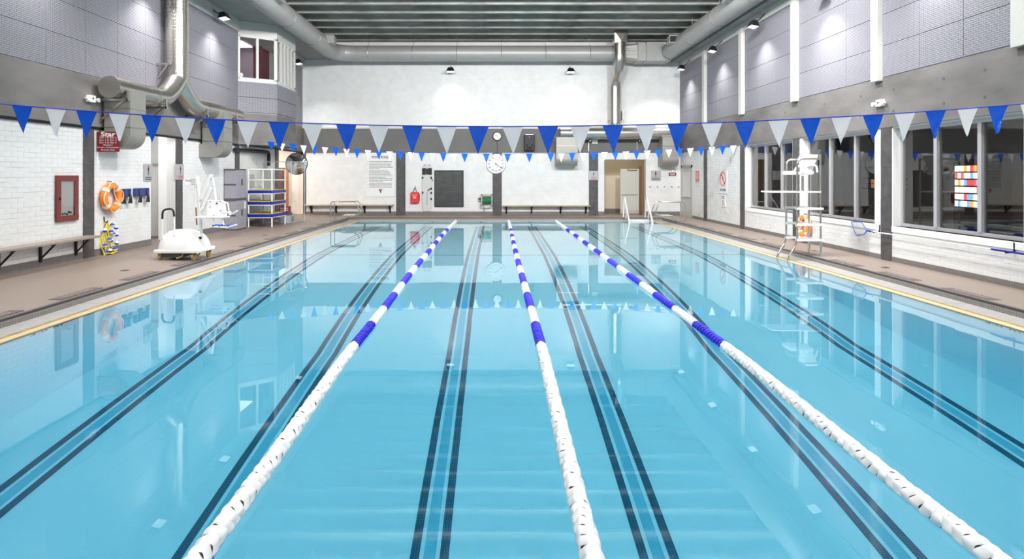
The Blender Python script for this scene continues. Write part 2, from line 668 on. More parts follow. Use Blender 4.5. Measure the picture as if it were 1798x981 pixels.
def PL(a, z, d):
    return (XL + d, a, z)


def PR(a, z, d):
    return (XR - d, a, z)


def PF(a, z, d):
    return (a, YF - d, z)


def pbox(mb, P, a0, a1, z0, z1, d0, d1):
    vs = [P(a, z, d) for d in (d0, d1) for z in (z0, z1) for a in (a0, a1)]
    mb.add(vs, [(0, 2, 3, 1), (4, 5, 7, 6), (0, 1, 5, 4), (2, 6, 7, 3), (0, 4, 6, 2), (1, 3, 7, 5)])


def bricks(parent, P, a0, a1, z0, z1, holes, single=0, near=None):
    """courses of painted bricks over a wall; the `single` nearest whole bricks become objects, the rest one mesh"""
    whole, rest = [], []
    r = 0
    z = z0
    rr = random.Random(int(a0 * 10 + z0 * 100))
    while z < z1 - .02:
        zt = min(z + BH, z1)
        a = a0 - (BW / 2 if r % 2 else 0)
        while a < a1 - .01:
            b0, b1 = max(a, a0), min(a + BW, a1)
            cut = [(b0, b1)]
            for h0, h1, hz0, hz1 in holes:
                if zt > hz0 + .01 and z < hz1 - .01:
                    nc = []
                    for c0, c1 in cut:
                        if c1 <= h0 or c0 >= h1:
                            nc.append((c0, c1))
                        else:
                            if c0 < h0:
                                nc.append((c0, h0))
                            if c1 > h1:
                                nc.append((h1, c1))
                    cut = nc
            for c0, c1 in cut:
                if c1 - c0 > .02:
                    if c1 - c0 > BW - .01 and zt - z > BH - .01:
                        whole.append((c0, z))
                    else:
                        rest.append((c0, c1, z, zt))
            a += BW
        z += BH
        r += 1
    if single:
        whole.sort(key=lambda q: abs(q[0] - near[0]) + .6 * abs(q[1] - near[1]))
    mbb = MB()
    g = .0013
    e = .004

    def brick(mbx, Pf, c0, c1, za, zb, dd):
        # back rectangle and slightly smaller front face: arrised edges
        vs = [Pf(c0 + g, za + g, 0), Pf(c1 - g, za + g, 0), Pf(c1 - g, zb - g, 0), Pf(c0 + g, zb - g, 0),
              Pf(c0 + g + e, za + g + e, dd), Pf(c1 - g - e, za + g + e, dd), Pf(c1 - g - e, zb - g - e, dd), Pf(c0 + g + e, zb - g - e, dd)]
        mbx.add(vs, [(4, 5, 6, 7), (0, 1, 5, 4), (1, 2, 6, 5), (2, 3, 7, 6), (3, 0, 4, 7), (0, 3, 2, 1)])
    for i, (c, zz) in enumerate(whole):
        if i < single:
            continue
        brick(mbb, P, c, c + BW, zz, zz + BH, BD + rr.uniform(-.003, .003))
    for c0, c1, za, zb in rest:
        brick(mbb, P, c0, c1, za, zb, BD)
    o = mbb.build('brickwork', M_BRICK, parent)
    o['kind'] = 'stuff'
    if single:
        o0 = P(0, 0, 0)
        mb1 = MB()
        brick(mb1, lambda a, z, d: tuple(Vector(P(a, z, d)) - Vector(o0)), 0, BW, 0, BH, BD)
        first = mb1.build('brick', M_BRICK, parent)
        for i, (c, zz) in enumerate(whole[:single]):
            q = first if i == 0 else first.copy()
            if i:
                col.objects.link(q)
            q.location = Vector(P(c, zz, rr.uniform(-.003, .003)))


def pillar(name, P, a0, a1, z0, z1, tile_h=.72, skip=None):
    """dark tiled pier: backing and separate slate tiles"""
    mbx = MB()
    pbox(mbx, P, a0 + .004, a1 - .004, z0, z1, -.05, .03)
    o = struct(mbx, name, M_GROUT)
    z = z0
    q = 0
    while z < z1 - .02:
        zt = min(z + tile_h, z1)
        t = MB()
        pbox(t, P, a0, a1, z + .003, zt - .003, .0, .036 + (q % 2) * .002)
        t.build('tile', M_SLATE, o, bevel=.003)
        z = zt
        q += 1
    return o


# left wall --------------------------------------------------------
OP0, OP1 = 16.1, 17.34      # doorway alcove
BO0, BO1 = 21.5, 25.2       # office bay
mb = MB()
mb.box(XL - .25, XL, YN, OP0, -.1, 3.3)
mb.box(XL - .25, XL, OP1, 25.5, -.1, 3.3)
mb.box(XL - .25, XL, YN, BO0, 3.2, ZC + .6)
mb.box(XL - .25, XL, BO0, BO1, 3.2, 5.5)
mb.box(XL - .25, XL, BO0, BO1, 7.4, ZC + .6)
mb.box(XL - .25, XL, BO1, YF + .3, 3.2, ZC + .6)
wl = struct(mb, 'wall_left', M_MORTAR)
bricks(wl, PL, 5.0, 25.5, .35, 3.2, [(OP0, OP1, 0, 9)], single=290, near=(12.0, 1.9))
mb = MB()
pbox(mb, PL, YN, OP0, .1, .352, 0, .02)
pbox(mb, PL, OP1, 25.5, .1, .352, 0, .02)
struct(mb, 'baseboard_left', M_BASE)
# alcove behind the doorway
mb = MB()
mb.box(-9.9, XL - .25, OP1 - .001, OP1 + .25, -.1, 3.3)
mb.box(-11.6, -9.9, 18.2, 18.4, -.1, 3.3)
mb.box(-11.6, XL - .25, OP0 - .25, OP0, -.1, 3.3)
mb.box(-11.7, -11.6, OP0 - .25, 18.4, -.1, 3.3)
mb.box(-9.95, -9.9, OP1 + .2, 18.3, -.1, 3.3)
mb.box(-11.7, XL - .25, OP0 - .25, 18.4, 3.3, 3.4)
struct(mb, 'wall_alcove', M_WHITE)
mb = MB()
mb.box(-10.6, -9.75, 16.5, 16.62, 3.22, 3.29)
tag(mb.build('strip_light', mat('alcove_light', (1, 1, 1), .5, emit=(1, .97, .95), emit_s=26), org=(-10, 16.5, 3.22)),
    'strip light on the ceiling of the bright doorway alcove in the left wall', 'light')
mb = MB()
mb.box(-10.95, -10.88, 18.1, 18.2, .1, 2.45)
mb.box(-10.05, -9.98, 18.1, 18.2, .1, 2.45)
mb.box(-10.95, -9.98, 18.1, 18.2, 2.38, 2.45)
d3 = struct(mb, 'door_3', M_DOORF)
mb = MB()
mb.box(-10.88, -10.05, 18.14, 18.19, .2, 2.38)
mb.build('door_leaf', M_WHITE, d3)
mb = MB()
mb.tube([(-10.15, 18.14, 1.2), (-10.15, 18.07, 1.2), (-10.3, 18.07, 1.2)], .012, 8)
mb.build('door_handle', M_STEEL, d3)
n = 1
for y in (13.44, 17.34, 21.28, 25.2):
    pillar('trim_pier_left', PL, y, y + .34, .17, 3.25)
# right wall -------------------------------------------------------
WG = [(18.0, 21.4, (20.2, 19.06)), (14.1, 17.45, (16.3, 15.16)), (10.12, 13.48, (12.4, 11.27)), (6.2, 9.55, (8.45, 7.3))]
SZ0, SZ1 = .93, 3.17
mb = MB()
mb.box(XR, XR + .3, YN, YF + .3, -.1, SZ0)
mb.box(XR, XR + .3, YN, YF + .3, SZ1, ZC + .6)
mb.box(XR, XR + .3, YN, 6.2, SZ0, SZ1)
for (a, b), nx in zip([(w[0], w[1]) for w in WG], [28.9 + .3, 18.0, 14.1, 10.12]):
    mb.box(XR, XR + .3, b, nx, SZ0, SZ1)
wr = struct(mb, 'wall_right', M_MORTAR)
bricks(wr, PR, 5.0, YF, .23, 3.2, [(a - .02, b + .02, .80, 9) for a, b, _ in WG] + [(27.15, 28.75, 0, 2.58)], single=290, near=(11.2, .5))
mb = MB()
pbox(mb, PR, YN, 27.15, .1, .232, 0, .02)
struct(mb, 'baseboard_right', M_BASE)
for y in (9.68, 13.5, 17.6, 21.45, 25.25):
    pillar('trim_pier_right', PR, y, y + .35, .12, 3.2)
mb = MB()
for a, b, _ in WG:
    pbox(mb, PR, a - .02, b + .02, .795, .93, -.2, .02)
struct(mb, 'trim_sill', M_WHITE, bevel=.004)
mb = MB()
for a, b, _ in WG:
    pbox(mb, PR, b - .012, b + .02, SZ0, SZ1, -.175, .008)
    pbox(mb, PR, a - .02, a + .012, SZ0, SZ1, -.175, .008)
struct(mb, 'trim_jamb', M_WHITE)
for wi, (a, b, mu) in enumerate(WG):
    f = MB()
    d0, d1 = -.26, -.18
    pbox(f, PR, a, b, SZ0, SZ0 + .07, d0, d1)
    pbox(f, PR, a, b, SZ1 - .07, SZ1, d0, d1)
    pbox(f, PR, a, a + .06, SZ0 + .07, SZ1 - .07, d0, d1)
    pbox(f, PR, b - .06, b, SZ0 + .07, SZ1 - .07, d0, d1)
    wo = struct(f, 'window_%d' % (wi + 1), M_ALU)
    for q in mu:
        f = MB()
        pbox(f, PR, q - .045, q + .045, SZ0 + .07, SZ1 - .07, d0, d1 + .02)
        f.build('mullion', M_ALU, wo)
    ed = [b - .06, mu[0], mu[1], a + .06]
    for e1, e0 in zip(ed[:-1], ed[1:]):
        f = MB()
        pbox(f, PR, e0 + .02, e1 - .02, SZ0 + .06, SZ1 - .06, -.226, -.218)
        f.build('pane', M_GLASS, wo)
# viewing lounge behind the windows
mb = MB()
mb.box(14.2, 14.4, 4.0, 24.0, -.1, 3.6)
mb.box(9.4, 14.4, 24.0, 24.2, -.1, 3.6)
mb.box(9.4, 14.4, 3.8, 4.0, -.1, 3.6)
mb.box(9.4, 14.4, 4.0, 24.0, 3.5, 3.6)
struct(mb, 'wall_lounge', M_TAUPE)
mb = MB()
mb.box(9.4, 14.2, 4.0, 24.0, -.1, .1)
struct(mb, 'floor_lounge', M_LFLO)
t = thing('vending_machine', 'lit vending machine glowing behind the nearest right-hand windows', 'vending machine', (13.6, 16.6, .1))
mb = MB()
mb.box(13.3, 14.1, 16.1, 17.1, .12, 2.55)
mb.build('body', M_BLACK, t)
mbs = [MB() for _ in range(4)]
rr = random.Random(3)
for r in range(6):
    for c in range(8):
        k = rr.choice([0, 0, 0, 0, 0, 1, 2, 3])
        y0 = 16.16 + c * .11
        mbs[k].box(13.28, 13.3, y0, y0 + .09, 1.2 + r * .2, 1.36 + r * .2)
for k, cc in enumerate([(1, .95, .8), (1, .45, .1), (.9, .1, .12), (.25, .5, 1)]):
    mbs[k].build('lit_shelf_item', mat('vending_glow_%d' % k, cc, .5, emit=cc, emit_s=1.3), t)
mb = MB()
mb.box(14.17, 14.2, 20.6, 22.2, 1.6, 1.95)
w9 = struct(mb, 'window_5', mat('sunset_sky', (.3, .2, .2), .5, emit=(.9, .30, .10), emit_s=.45))
for z0, z1 in ((1.56, 1.61), (1.77, 1.79), (1.94, 1.99)):
    mb = MB()
    mb.box(14.12, 14.2, 20.25, 22.65, z0, z1)
    mb.build('window_bar', M_BLKM, w9)

# far wall ---------------------------------------------------------
OX0, OX1, OZ = FX(1061), FX(1134), FZ(280)
mb = MB()
mb.box(XL, OX0, YF, YF + .3, -.1, OZ)
mb.box(OX1, XR + .3, YF, YF + .3, -.1, OZ)
mb.box(XL - .3, XR + .3, YF, YF + .3, OZ, ZC + .6)
wf = struct(mb, 'wall_far', M_MORTAR)
bricks(wf, PF, XL + .02, XR, .30, 3.19, [(OX0, OX1, 0, OZ)])
bricks(wf, PF, XL, XR, 4.38, ZC, [])
mb = MB()
pbox(mb, PF, XL, OX0, .1, .31, 0, .02)
pbox(mb, PF, OX1, XR, .1, .31, 0, .02)
struct(mb, 'baseboard_far', M_BASEF)
pillar('trim_pier_far', PF, XL, XL + .14, .12, 3.2)
for x0, x1 in ((696, 712), (865, 881), (1034, 1050)):
    pillar('trim_pier_far', PF, FX(x0), FX(x1), .12, 3.2)
# corridor behind the opening
mb = MB()
mb.box(OX0 - 1.5, OX1 + .6, YF + 2.2, YF + 2.4, -.1, 3.4)
mb.box(OX1 + .5, OX1 + .7, YF + .3, YF + 2.3, -.1, 3.4)
mb.box(OX0 - 1.5, OX0 - 1.3, YF + .3, YF + 2.3, -.1, 3.4)
mb.box(OX0 - 1.5, OX1 + .7, YF + .3, YF + 2.4, 3.2, 3.4)
struct(mb, 'wall_corridor', M_CREAM)
mb = MB()
mb.box(OX0 - 1.3, OX1 + .5, YF + 2.18, YF + 2.2, .1, .32)
struct(mb, 'baseboard_corridor', M_BASEF)
mb = MB()
mb.box(OX0 - .3, OX1 + .2, YF + .9, YF + 1.0, 3.1, 3.18)
tag(mb.build('strip_light', mat('corridor_light', (1, 1, 1), .5, emit=(1, .86, .6), emit_s=6), org=(OX0, YF + .9, 3.1)),
    'strip light on the ceiling of the cream corridor', 'light')
mb = MB()
sc = (YF + .9) / K
dx0, dx1 = (1089 - 869) * sc, (1122 - 869) * sc
mb.box(dx1 + .02, dx1 + .24, YF + .35, YF + .95, .12, 2.55)
d2 = struct(mb, 'door_2', M_BROWN)
mb = MB()
mb.box(dx0, dx1, YF + .86, YF + .92, .14, 2.4)
mb.build('door_leaf', M_DOORG, d2, bevel=.006)
mb = MB()
mb.box(dx0 + .05, dx1 - .1, YF + .82, YF + .86, 1.08, 1.13)
mb.build('door_handle', M_STEEL, d2)
mb = MB()
mb.tube([(dx1 - .1, YF + .84, 2.34), (dx1 - .45, YF + .72, 2.34), (dx1 - .6, YF + .84, 2.36)], .015, 8)
mb.build('door_closer', M_BLKM, d2)
mb = MB()
mb.box(dx0, dx1, YF + .855, YF + .862, .14, .32)
mb.build('kick_plate', M_DOORF, d2)
# door in the right wall beside the corner
f = MB()
pbox(f, PR, 27.15, 27.27, .12, 2.56, -.05, .03)
pbox(f, PR, 28.63, 28.75, .12, 2.56, -.05, .03)
pbox(f, PR, 27.15, 28.75, 2.44, 2.56, -.05, .03)
d1 = struct(f, 'door_1', M_DOORF)
f = MB()
pbox(f, PR, 27.27, 28.63, .13, 1.05, -.03, .01)
pbox(f, PR, 27.27, 27.5, 1.05, 2.44, -.03, .01)
pbox(f, PR, 28.4, 28.63, 1.05, 2.44, -.03, .01)
pbox(f, PR, 27.5, 28.4, 2.28, 2.44, -.03, .01)
f.build('door_leaf', M_DOORG, d1)
f = MB()
pbox(f, PR, 27.5, 28.4, 1.05, 2.28, -.015, -.005)
f.build('pane', mat('door_glass', (.45, .5, .48), .12), d1)
f = MB()
pbox(f, PR, 27.35, 28.5, 1.05, 1.13, .01, .09)
f.build('push_bar', M_ALU, d1, bevel=.01)

# corridor past the end of the left wall (mirror corner)
mb = MB()
mb.box(-13.0, XL, YF, YF + .3, -.1, 3.4)
mb.box(-13.2, -13.0, 25.0, YF + .3, -.1, 3.4)
mb.box(-13.0, XL - .25, 25.3, 25.5, -.1, 3.4)
mb.box(-13.0, XL - .0, 25.3, YF + .3, 3.3, 3.4)
struct(mb, 'wall_side_passage', mat('passage_wall', (.80, .72, .64), .5))
mb = MB()
mb.box(-12.0, -10.2, 27.3, 27.5, 3.22, 3.29)
mb.box(-12.0, -10.2, 26.3, 26.5, 3.22, 3.29)
tag(mb.build('strip_light', mat('passage_light', (1, 1, 1), .5, emit=(1, .92, .85), emit_s=30), org=(-11, 27, 3.24)),
    'ceiling light in the bright passage beyond the round mirror', 'light')
mb = MB()
mb.box(-10.66, -10.22, YF - .08, YF, .12, 2.45)
d4 = struct(mb, 'door_4', mat('dark_brown_door', (.10, .045, .04), .4))
mb = MB()
mb.box(-10.22, -10.12, YF - .12, YF - .002, .12, 2.5)
mb.build('door_frame', mat('orange_brown_frame', (.45, .18, .08), .4), d4)

# near end wall
mb = MB()
mb.box(XL - .25, XR + .3, YN - .3, YN, -.1, ZC + .6)
struct(mb, 'wall_near', M_WHITE)

# beams ------------------------------------------------------------
BZ0, BZ1 = 3.2, 4.38
BAYP = [(XL, 21.5), (-8.25, 22.3), (-8.25, 24.4), (XL, 25.2)]
mb = MB()
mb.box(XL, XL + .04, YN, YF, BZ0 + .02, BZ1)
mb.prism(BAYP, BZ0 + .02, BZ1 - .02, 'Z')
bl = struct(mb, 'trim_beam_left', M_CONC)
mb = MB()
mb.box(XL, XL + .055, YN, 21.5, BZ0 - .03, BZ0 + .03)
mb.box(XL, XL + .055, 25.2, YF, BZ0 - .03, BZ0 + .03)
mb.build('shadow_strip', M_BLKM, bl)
mb = MB()
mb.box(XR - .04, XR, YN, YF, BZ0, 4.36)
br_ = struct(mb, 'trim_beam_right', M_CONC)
mb = MB()
mb.box(XL, XR, YF - .04, YF, 3.19, 4.36)
struct(mb, 'trim_beam_far', mat('far_beam_paint', (.13, .13, .123), .6, var=.08, vscale=1))
mb = MB()
mb.box(XL, XR, YF - .06, YF, 4.36, 4.42)
struct(mb, 'trim_ledge_far', M_TRIMW)
# formwork tie holes in the right and left beams
mb = MB()
for y in (7.5, 9.2, 10.9, 11.9, 13.4, 14.6, 16.2, 18.4, 21, 24):
    for z in (3.55, 4.05):
        mb.lathe([(.028, 0), (.028, .004), (.016, .0045), (.014, .002)], (XR - .044 - .004, y, z), 'X', 12)
mb.build('tie_hole', mat('tie_hole_dark', (.12, .115, .11), .8), br_)

# acoustic panels --------------------------------------------------
PH, PW = .73, 1.17
pm = MB()
pm.box(0, .03, .006, PW - .006, .006, PH - .006)
first_l = None


def panel(P, a, z, parent, w=PW):
    global first_l
    key = round(w, 3)
    if key not in PANELS:
        q = MB()
        q.box(0, .035, .006, w - .006, .006, PH - .006)
        o = q.build('acoustic_panel', M_PANEL, parent, org=(0, 0, 0), bevel=.006)
        PANELS[key] = o
    else:
        o = PANELS[key].copy()
        col.objects.link(o)
        o.parent = parent
    x = XL if P is PL else XR - .035
    o.location = (x, a, z)
    return o


PANELS = {}
a = YN + .05
ya = [12.30 + 1.17 * k for k in range(-12, 15)]
for y in ya:
    for r in range(4):
        z = 4.40 + r * PH
        if y + PW > YF:
            continue
        if y + PW > BO0 + .05 and y < BO1 - .05:
            if y < BO0 and BO0 - y > .2:
                panel(PL, y, z, wl, round(BO0 - y, 2))
            elif y + PW > BO1 + .2:
                panel(PL, BO1, z, wl, round(y + PW - BO1, 2))
            continue
        panel(PL, y, z, wl)
posts = [10.1 + 3.81 * k for k in range(-3, 6)]
for i, y in enumerate(posts):
    q = MB()
    pbox(q, PR, y - .13, y + .13, 4.3, 7.45, 0, .16)
    q.build('white_post', M_TRIMW, wr, bevel=.008)
    e = posts[i + 1] - .13 if i + 1 < len(posts) else YF
    s0 = y + .13
    k = 3
    if i + 1 == len(posts):
        k = 0
        while s0 + .3 < YF:
            w = min(1.17, YF - s0)
            for r in range(4):
                panel(PR, s0, 4.38 + r * PH, wr, round(w, 2))
            s0 += w
        continue
    w = (e - s0) / 3
    for j in range(3):
        for r in range(4):
            panel(PR, s0 + j * w, 4.38 + r * PH, wr, round(w, 2))
mb = MB()
mb.box(XL, XL + .08, YN, 21.5, 7.33, 7.75)
mb.box(XL, XL + .08, 25.2, YF, 7.33, 7.75)
struct(mb, 'trim_white_left', M_TRIMW)
mb = MB()
mb.box(XR - .08, XR, YN, YF, 7.32, 7.62)
struct(mb, 'trim_white_right', M_TRIMW)
mb = MB()
mb.box(XL, -8.05, YN, YF, 7.75, ZC + .6)
struct(mb, 'ceiling_edge_left', mat('edge_beam', (.26, .27, .25), .7, var=.12, vscale=2))
mb = MB()
mb.box(8.65, XR, YN, YF, 7.62, ZC + .6)
struct(mb, 'ceiling_edge_right', mat('edge_beam', (.26, .27, .25)))
# ceiling ----------------------------------------------------------
mb = MB()
mb.box(-8.1, 8.7, YN, YF, ZC + .6, ZC + .8)
ceil = struct(mb, 'ceiling', M_CEIL)
k = 0
firstj = None
y = 22.55 + 1.2 * 5
while y > YN + .2:
    if firstj is None:
        q = MB()
        q.add([(-8.1, -.08, 0), (8.7, -.08, 0), (8.7, .08, 0), (-8.1, .08, 0), (-8.1, -.13, .62), (8.7, -.13, .62), (8.7, .13, .62), (-8.1, .13, .62)],
              [(0, 3, 2, 1), (4, 5, 6, 7), (0, 1, 5, 4), (1, 2, 6, 5), (2, 3, 7, 6), (3, 0, 4, 7)])
        firstj = q.build('joist', M_CEIL, ceil, org=(0, 0, 0), bevel=.012)
        j = firstj
    else:
        j = firstj.copy()
        col.objects.link(j)
    j.location = (0, y, ZC)
    y -= 1.2

# office bay -------------------------------------------------------
mb = MB()
mb.prism(BAYP, BZ1 - .02, 5.53, 'Z')
bay = struct(mb, 'wall_bay', mat('bay_backing', (.3, .3, .33), .7))
mb = MB()
mb.prism(BAYP, 5.53, 5.61, 'Z')
mb.build('window_sill', M_TRIMW, bay)
mb = MB()
mb.prism(BAYP, 7.23, 7.75, 'Z')
mb.build('head_band', M_TRIMW, bay)


def bay_face(p, q, divs, zr, wood=.07, edge=.1):
    """white window frame with vertical bars between two plan points"""
    p, q = Vector(p), Vector(q)
    L = (q - p).length
    t = (q - p) / L
    nrm = Vector((-t.y, t.x))
    if nrm.x < 0:
        nrm = -nrm

    def strip(mbx, s0, s1, z0, z1, d0, d1):
        c = [p + t * s0 + nrm * d0, p + t * s1 + nrm * d0, p + t * s1 + nrm * d1, p + t * s0 + nrm * d1]
        mbx.prism([(v.x, v.y) for v in c], z0, z1, 'Z')
    return L, strip


for (p, q, divs, nm) in (((XL, 21.5), (-8.25, 22.3), 2, 'front'), ((-8.25, 22.3), (-8.25, 24.4), 5, 'side'), ((-8.25, 24.4), (XL, 25.2), 2, 'back')):
    L, strip = bay_face(p, q, divs, None)
    f = MB()
    strip(f, 0, L, 5.61, 5.68, -.08, .0)
    strip(f, 0, L, 7.16, 7.23, -.08, .0)
    ed = .10
    strip(f, 0, ed, 5.61, 7.23, -.08, .0)
    strip(f, L - ed, L, 5.61, 7.23, -.08, .0)
    w = (L - 2 * ed) / divs
    for i in range(1, divs):
        strip(f, ed + i * w - .045, ed + i * w + .045, 5.61, 7.23, -.09, .02)
    fo = f.build('window_frame', M_TRIMW, bay)
    for i in range(divs):
        g = MB()
        strip(g, ed + i * w + .03, ed + (i + 1) * w - .03, 5.66, 7.18, -.045, -.037)
        g.build('pane', M_GLASS, fo)
    # panelled skirt
    nn = 1 if L < 1.7 else 2
    for i in range(nn):
        for r, (z0, z1) in enumerate(((4.40, 4.96), (4.96, 5.52))):
            g = MB()
            strip(g, i * L / nn + .006, (i + 1) * L / nn - .006, z0 + .005, z1 - .005, 0, .035)
            g.build('acoustic_panel', M_PANEL, bay, bevel=.005)
# office interior
mb = MB()
mb.box(-13.2, -13.0, 19.5, 26, 5.2, 7.9)
mb.box(-13.0, XL - .25, 25.8, 26, 5.2, 7.9)
mb.box(-13.0, XL - .25, 19.5, 19.7, 5.2, 7.9)
mb.box(-13.2, XL - .25, 19.5, 26, 5.2, 5.45)
mb.box(-13.2, XL - .25, 19.5, 26, 7.6, 7.8)
struct(mb, 'wall_office', M_PINK)
mb = MB()
mb.box(-9.55, -9.3, 23.3, 23.6, 5.6, 7.2)
mb.box(-10.4, -9.66, 25.7, 25.79, 5.46, 7.59)
struct(mb, 'wall_office_pier', M_MAROOM)
for i, (x, y) in enumerate(((-10.9, 23.0), (-10.7, 24.7), (-12.2, 23.9))):
    mb = MB()
    mb.box(x - .3, x + .3, y - .55, y + .55, 7.55, 7.6)
    tag(mb.build('office_ceiling_light', M_OFFL, org=(x, y, 7.55)), 'glowing ceiling light of the white bay window office, ' + ('nearest the front panes', 'nearest the far end', 'deepest in the room')[i], 'light', 'ceiling lights of the upstairs office')
t = thing('desk_monitor', 'dark monitor seen through the left pane of the upstairs office window', 'monitor', (-9.9, 22.3, 5.45))
mb = MB()
mb.box(-10.1, -9.7, 22.28, 22.32, 5.7, 5.98)
mb.build('screen', M_BLACK, t)
mb = MB()
mb.box(-9.95, -9.85, 22.28, 22.32, 5.45, 5.72)
mb.build('stand', M_BLACK, t)

# ------------------------------------------------------------------ ducts
def spiral(mb, pts, r, n=24, step=.055, ridge=.010):
    p = resample(pts, step)
    mb.tube(p, lambda i: r + (ridge if i % 2 == 0 else 0), n)


t = thing('ceiling_duct', 'long light grey round duct looping under the ceiling along three walls', 'duct', (0, 14, 7.5))
mb = MB()
DX0, DX1, DZ, DY = -7.62, 8.2, 7.88, 28.1
spiral(mb, fillet([(DX0, YN + .1, DZ), (DX0, DY, DZ), (5.6, DY, DZ)], 1.0, 8), .37)
mb.build('round_run', M_DUCTP, t, smooth=True)
mb = MB()
spiral(mb, fillet([(DX1, YN + .1, DZ), (DX1, DY - .2, DZ)], .1, 2), .37)
mb.build('round_run', M_DUCTP, t, smooth=True)
mb = MB()
x0, x1 = 5.6, 6.7
n = 24
vs = []
for k in range(n):
    a = 2 * PI * (k + .5) / n
    vs.append((x0, DY + .37 * math.cos(a), DZ + .37 * math.sin(a)))
for k in range(n):
    a = 2 * PI * (k + .5) / n
    c, s_ = math.cos(a), math.sin(a)
    m_ = max(abs(c), abs(s_))
    vs.append((x1, DY + .42 * c / m_, DZ + .42 * s_ / m_))
mb.add(vs, [(k, (k + 1) % n, n + (k + 1) % n, n + k) for k in range(n)])
mb.build('reducer', M_DUCTP, t)
mb = MB()
mb.box(6.7, 8.25, DY - .42, DY + .42, DZ - .42, DZ + .42)
mb.build('damper_box', M_DUCTP, t, bevel=.01)
for x in (6.7, 7.1, 8.15):
    mb = MB()
    mb.box(x - .02, x + .02, DY - .46, DY + .46, DZ - .46, DZ + .46)
    mb.build('flange', M_GALV, t)
mb = MB()
mb.box(7.35, 7.85, DY - .435, DY - .42, DZ - .2, DZ + .25)
mb.build('access_door', M_DUCTP, t, bevel=.005)
for y in (5, 12.2, 19.3, 25.6):
    for X, sx in ((DX0, 1), (DX1, -1)):
        mb = MB()
        mb.box(X + sx * .3 - .1, X + sx * .62, y, y + .42, DZ - .05, DZ + .3) if sx > 0 else mb.box(X - .62, X - .2, y, y + .42, DZ - .05, DZ + .3)
        o = mb.build('outlet_box', M_DUCTP, t, bevel=.006)
        g = MB()
        xx = X + sx * .62
        for q in range(5):
            zz = DZ + q * .065
            g.box(xx - .012, xx + .012, y + .04, y + .38, zz, zz + .02)
        g.build('louvre', M_GALV, o)
        g = MB()
        g.box(min(X + sx * .22, X + sx * .6), max(X + sx * .22, X + sx * .6), y - .006, y, DZ + .0, DZ + .25)
        g.build('grille_face', M_DARK if X > 0 else M_DUCTP, o)
for i, y in enumerate(range(0, 29, 3)):
    for X in (DX0, DX1):
        mb = MB()
        mb.torus((X, y + .5, DZ), .378, .012, 'Y', 24, 6)
        mb.tube([(X, y + .5, DZ + .37), (X, y + .5, ZC + .6)], .008, 6)
        mb.build('hanger', M_GALV, t)
for x in (-6, -3.9, -1.8, .3, 2.4, 4.5):
    mb = MB()
    mb.torus((x, DY, DZ), .378, .012, 'X', 24, 6)
    mb.tube([(x, DY, DZ + .37), (x, DY, ZC + .6)], .008, 6)
    mb.build('hanger', M_GALV, t)


def drop_duct(parent, P, a, w, ztop, zbot, d, name='drop_leg'):
    """rectangular branch that turns in a quarter round into the wall"""
    pts = [(.02, zbot), (.02, zbot + .42)]
    pts = [(.0, zbot + .42), (.12, zbot + .42), (.12, ztop), (d, ztop), (d, zbot + .34)]
    for k in range(1, 9):
        an = k / 8 * PI / 2
        pts.append((d - .34 + .34 * math.cos(an), zbot + .34 - .34 * math.sin(an)))
    pts.append((0, zbot))
    mbx = MB()
    n = len(pts)
    vs = [P(a, z, dd) for dd, z in pts] + [P(a + w, z, dd) for dd, z in pts]
    mbx.add(vs, [tuple(range(n)), tuple(range(2 * n - 1, n - 1, -1))] + [(i, (i + 1) % n, n + (i + 1) % n, n + i) for i in range(n)])
    o = mbx.build(name, M_GALVB, parent)
    for z in (zbot + .5, zbot + .95):
        s = MB()
        pbox(s, P, a - .012, a + w + .012, z, z + .02, .11, d + .012)
        s.build('seam', M_GALV, o)
    return o


# left wall galvanised duct
t = thing('left_wall_duct', 'silver spiral duct dropping down the left wall and forking in two', 'duct', (-9.0, 16.6, 3.0))
DXW = -8.98
mb = MB()
spiral(mb, [Vector((DXW, 16.65, ZC + .6)), Vector((DXW, 16.65, 4.75))], .265, ridge=.008)
mb.build('riser', M_GALV, t, smooth=True)
mb = MB()
for k in range(24):
    a = 2 * PI * k / 24
    mb.tube([(DXW + .28 * math.cos(a), 16.65 + .28 * math.sin(a), 8.6), (DXW + .28 * math.cos(a), 16.65 + .28 * math.sin(a), 4.8)], .003, 4)
for q in range(38):
    mb.torus((DXW, 16.65, 4.85 + q * .1), .28, .003, 'Z', 24, 4)
mb.build('wire_guard', M_GALV, t)
mb = MB()
mb.tube(fillet([(DXW, 16.65, 4.8), (DXW, 16.35, 4.45), (DXW, 15.9, 4.15), (DXW, 15.4, 4.15)], .3, 5), .262, 24)
mb.build('elbow', M_GALV, t, smooth=True)
mb = MB()
mb.tube(fillet([(DXW, 16.65, 4.8), (DXW, 17.0, 4.45), (DXW, 17.5, 4.13), (DXW, 18.0, 4.13)], .3, 5), .262, 24)
mb.build('elbow', M_GALV, t, smooth=True)
mb = MB()
spiral(mb, [Vector((DXW, 15.4, 4.15)), Vector((DXW, 13.75, 4.15))], .245, ridge=.016)
mb.build('branch', M_GALV, t, smooth=True)
mb = MB()
spiral(mb, fillet([(DXW, 18.0, 4.13), (DXW, 20.6, 4.13), (DXW, 20.6, 3.9)], .2, 4), .245, ridge=.016)
mb.build('branch', M_GALV, t, smooth=True)
mb = MB()
mb.lathe([(.26, 0), (.26, .03), (.2, .035), (.2, .02)], (DXW, 13.72, 4.15), 'Y', 24)
mb.build('end_cap', M_GALV, t, smooth=True)
drop_duct(t, PL, 14.0, .62, 4.12, 2.73, .74)
drop_duct(t, PL, 18.7, .6, 4.12, 2.66, .80)
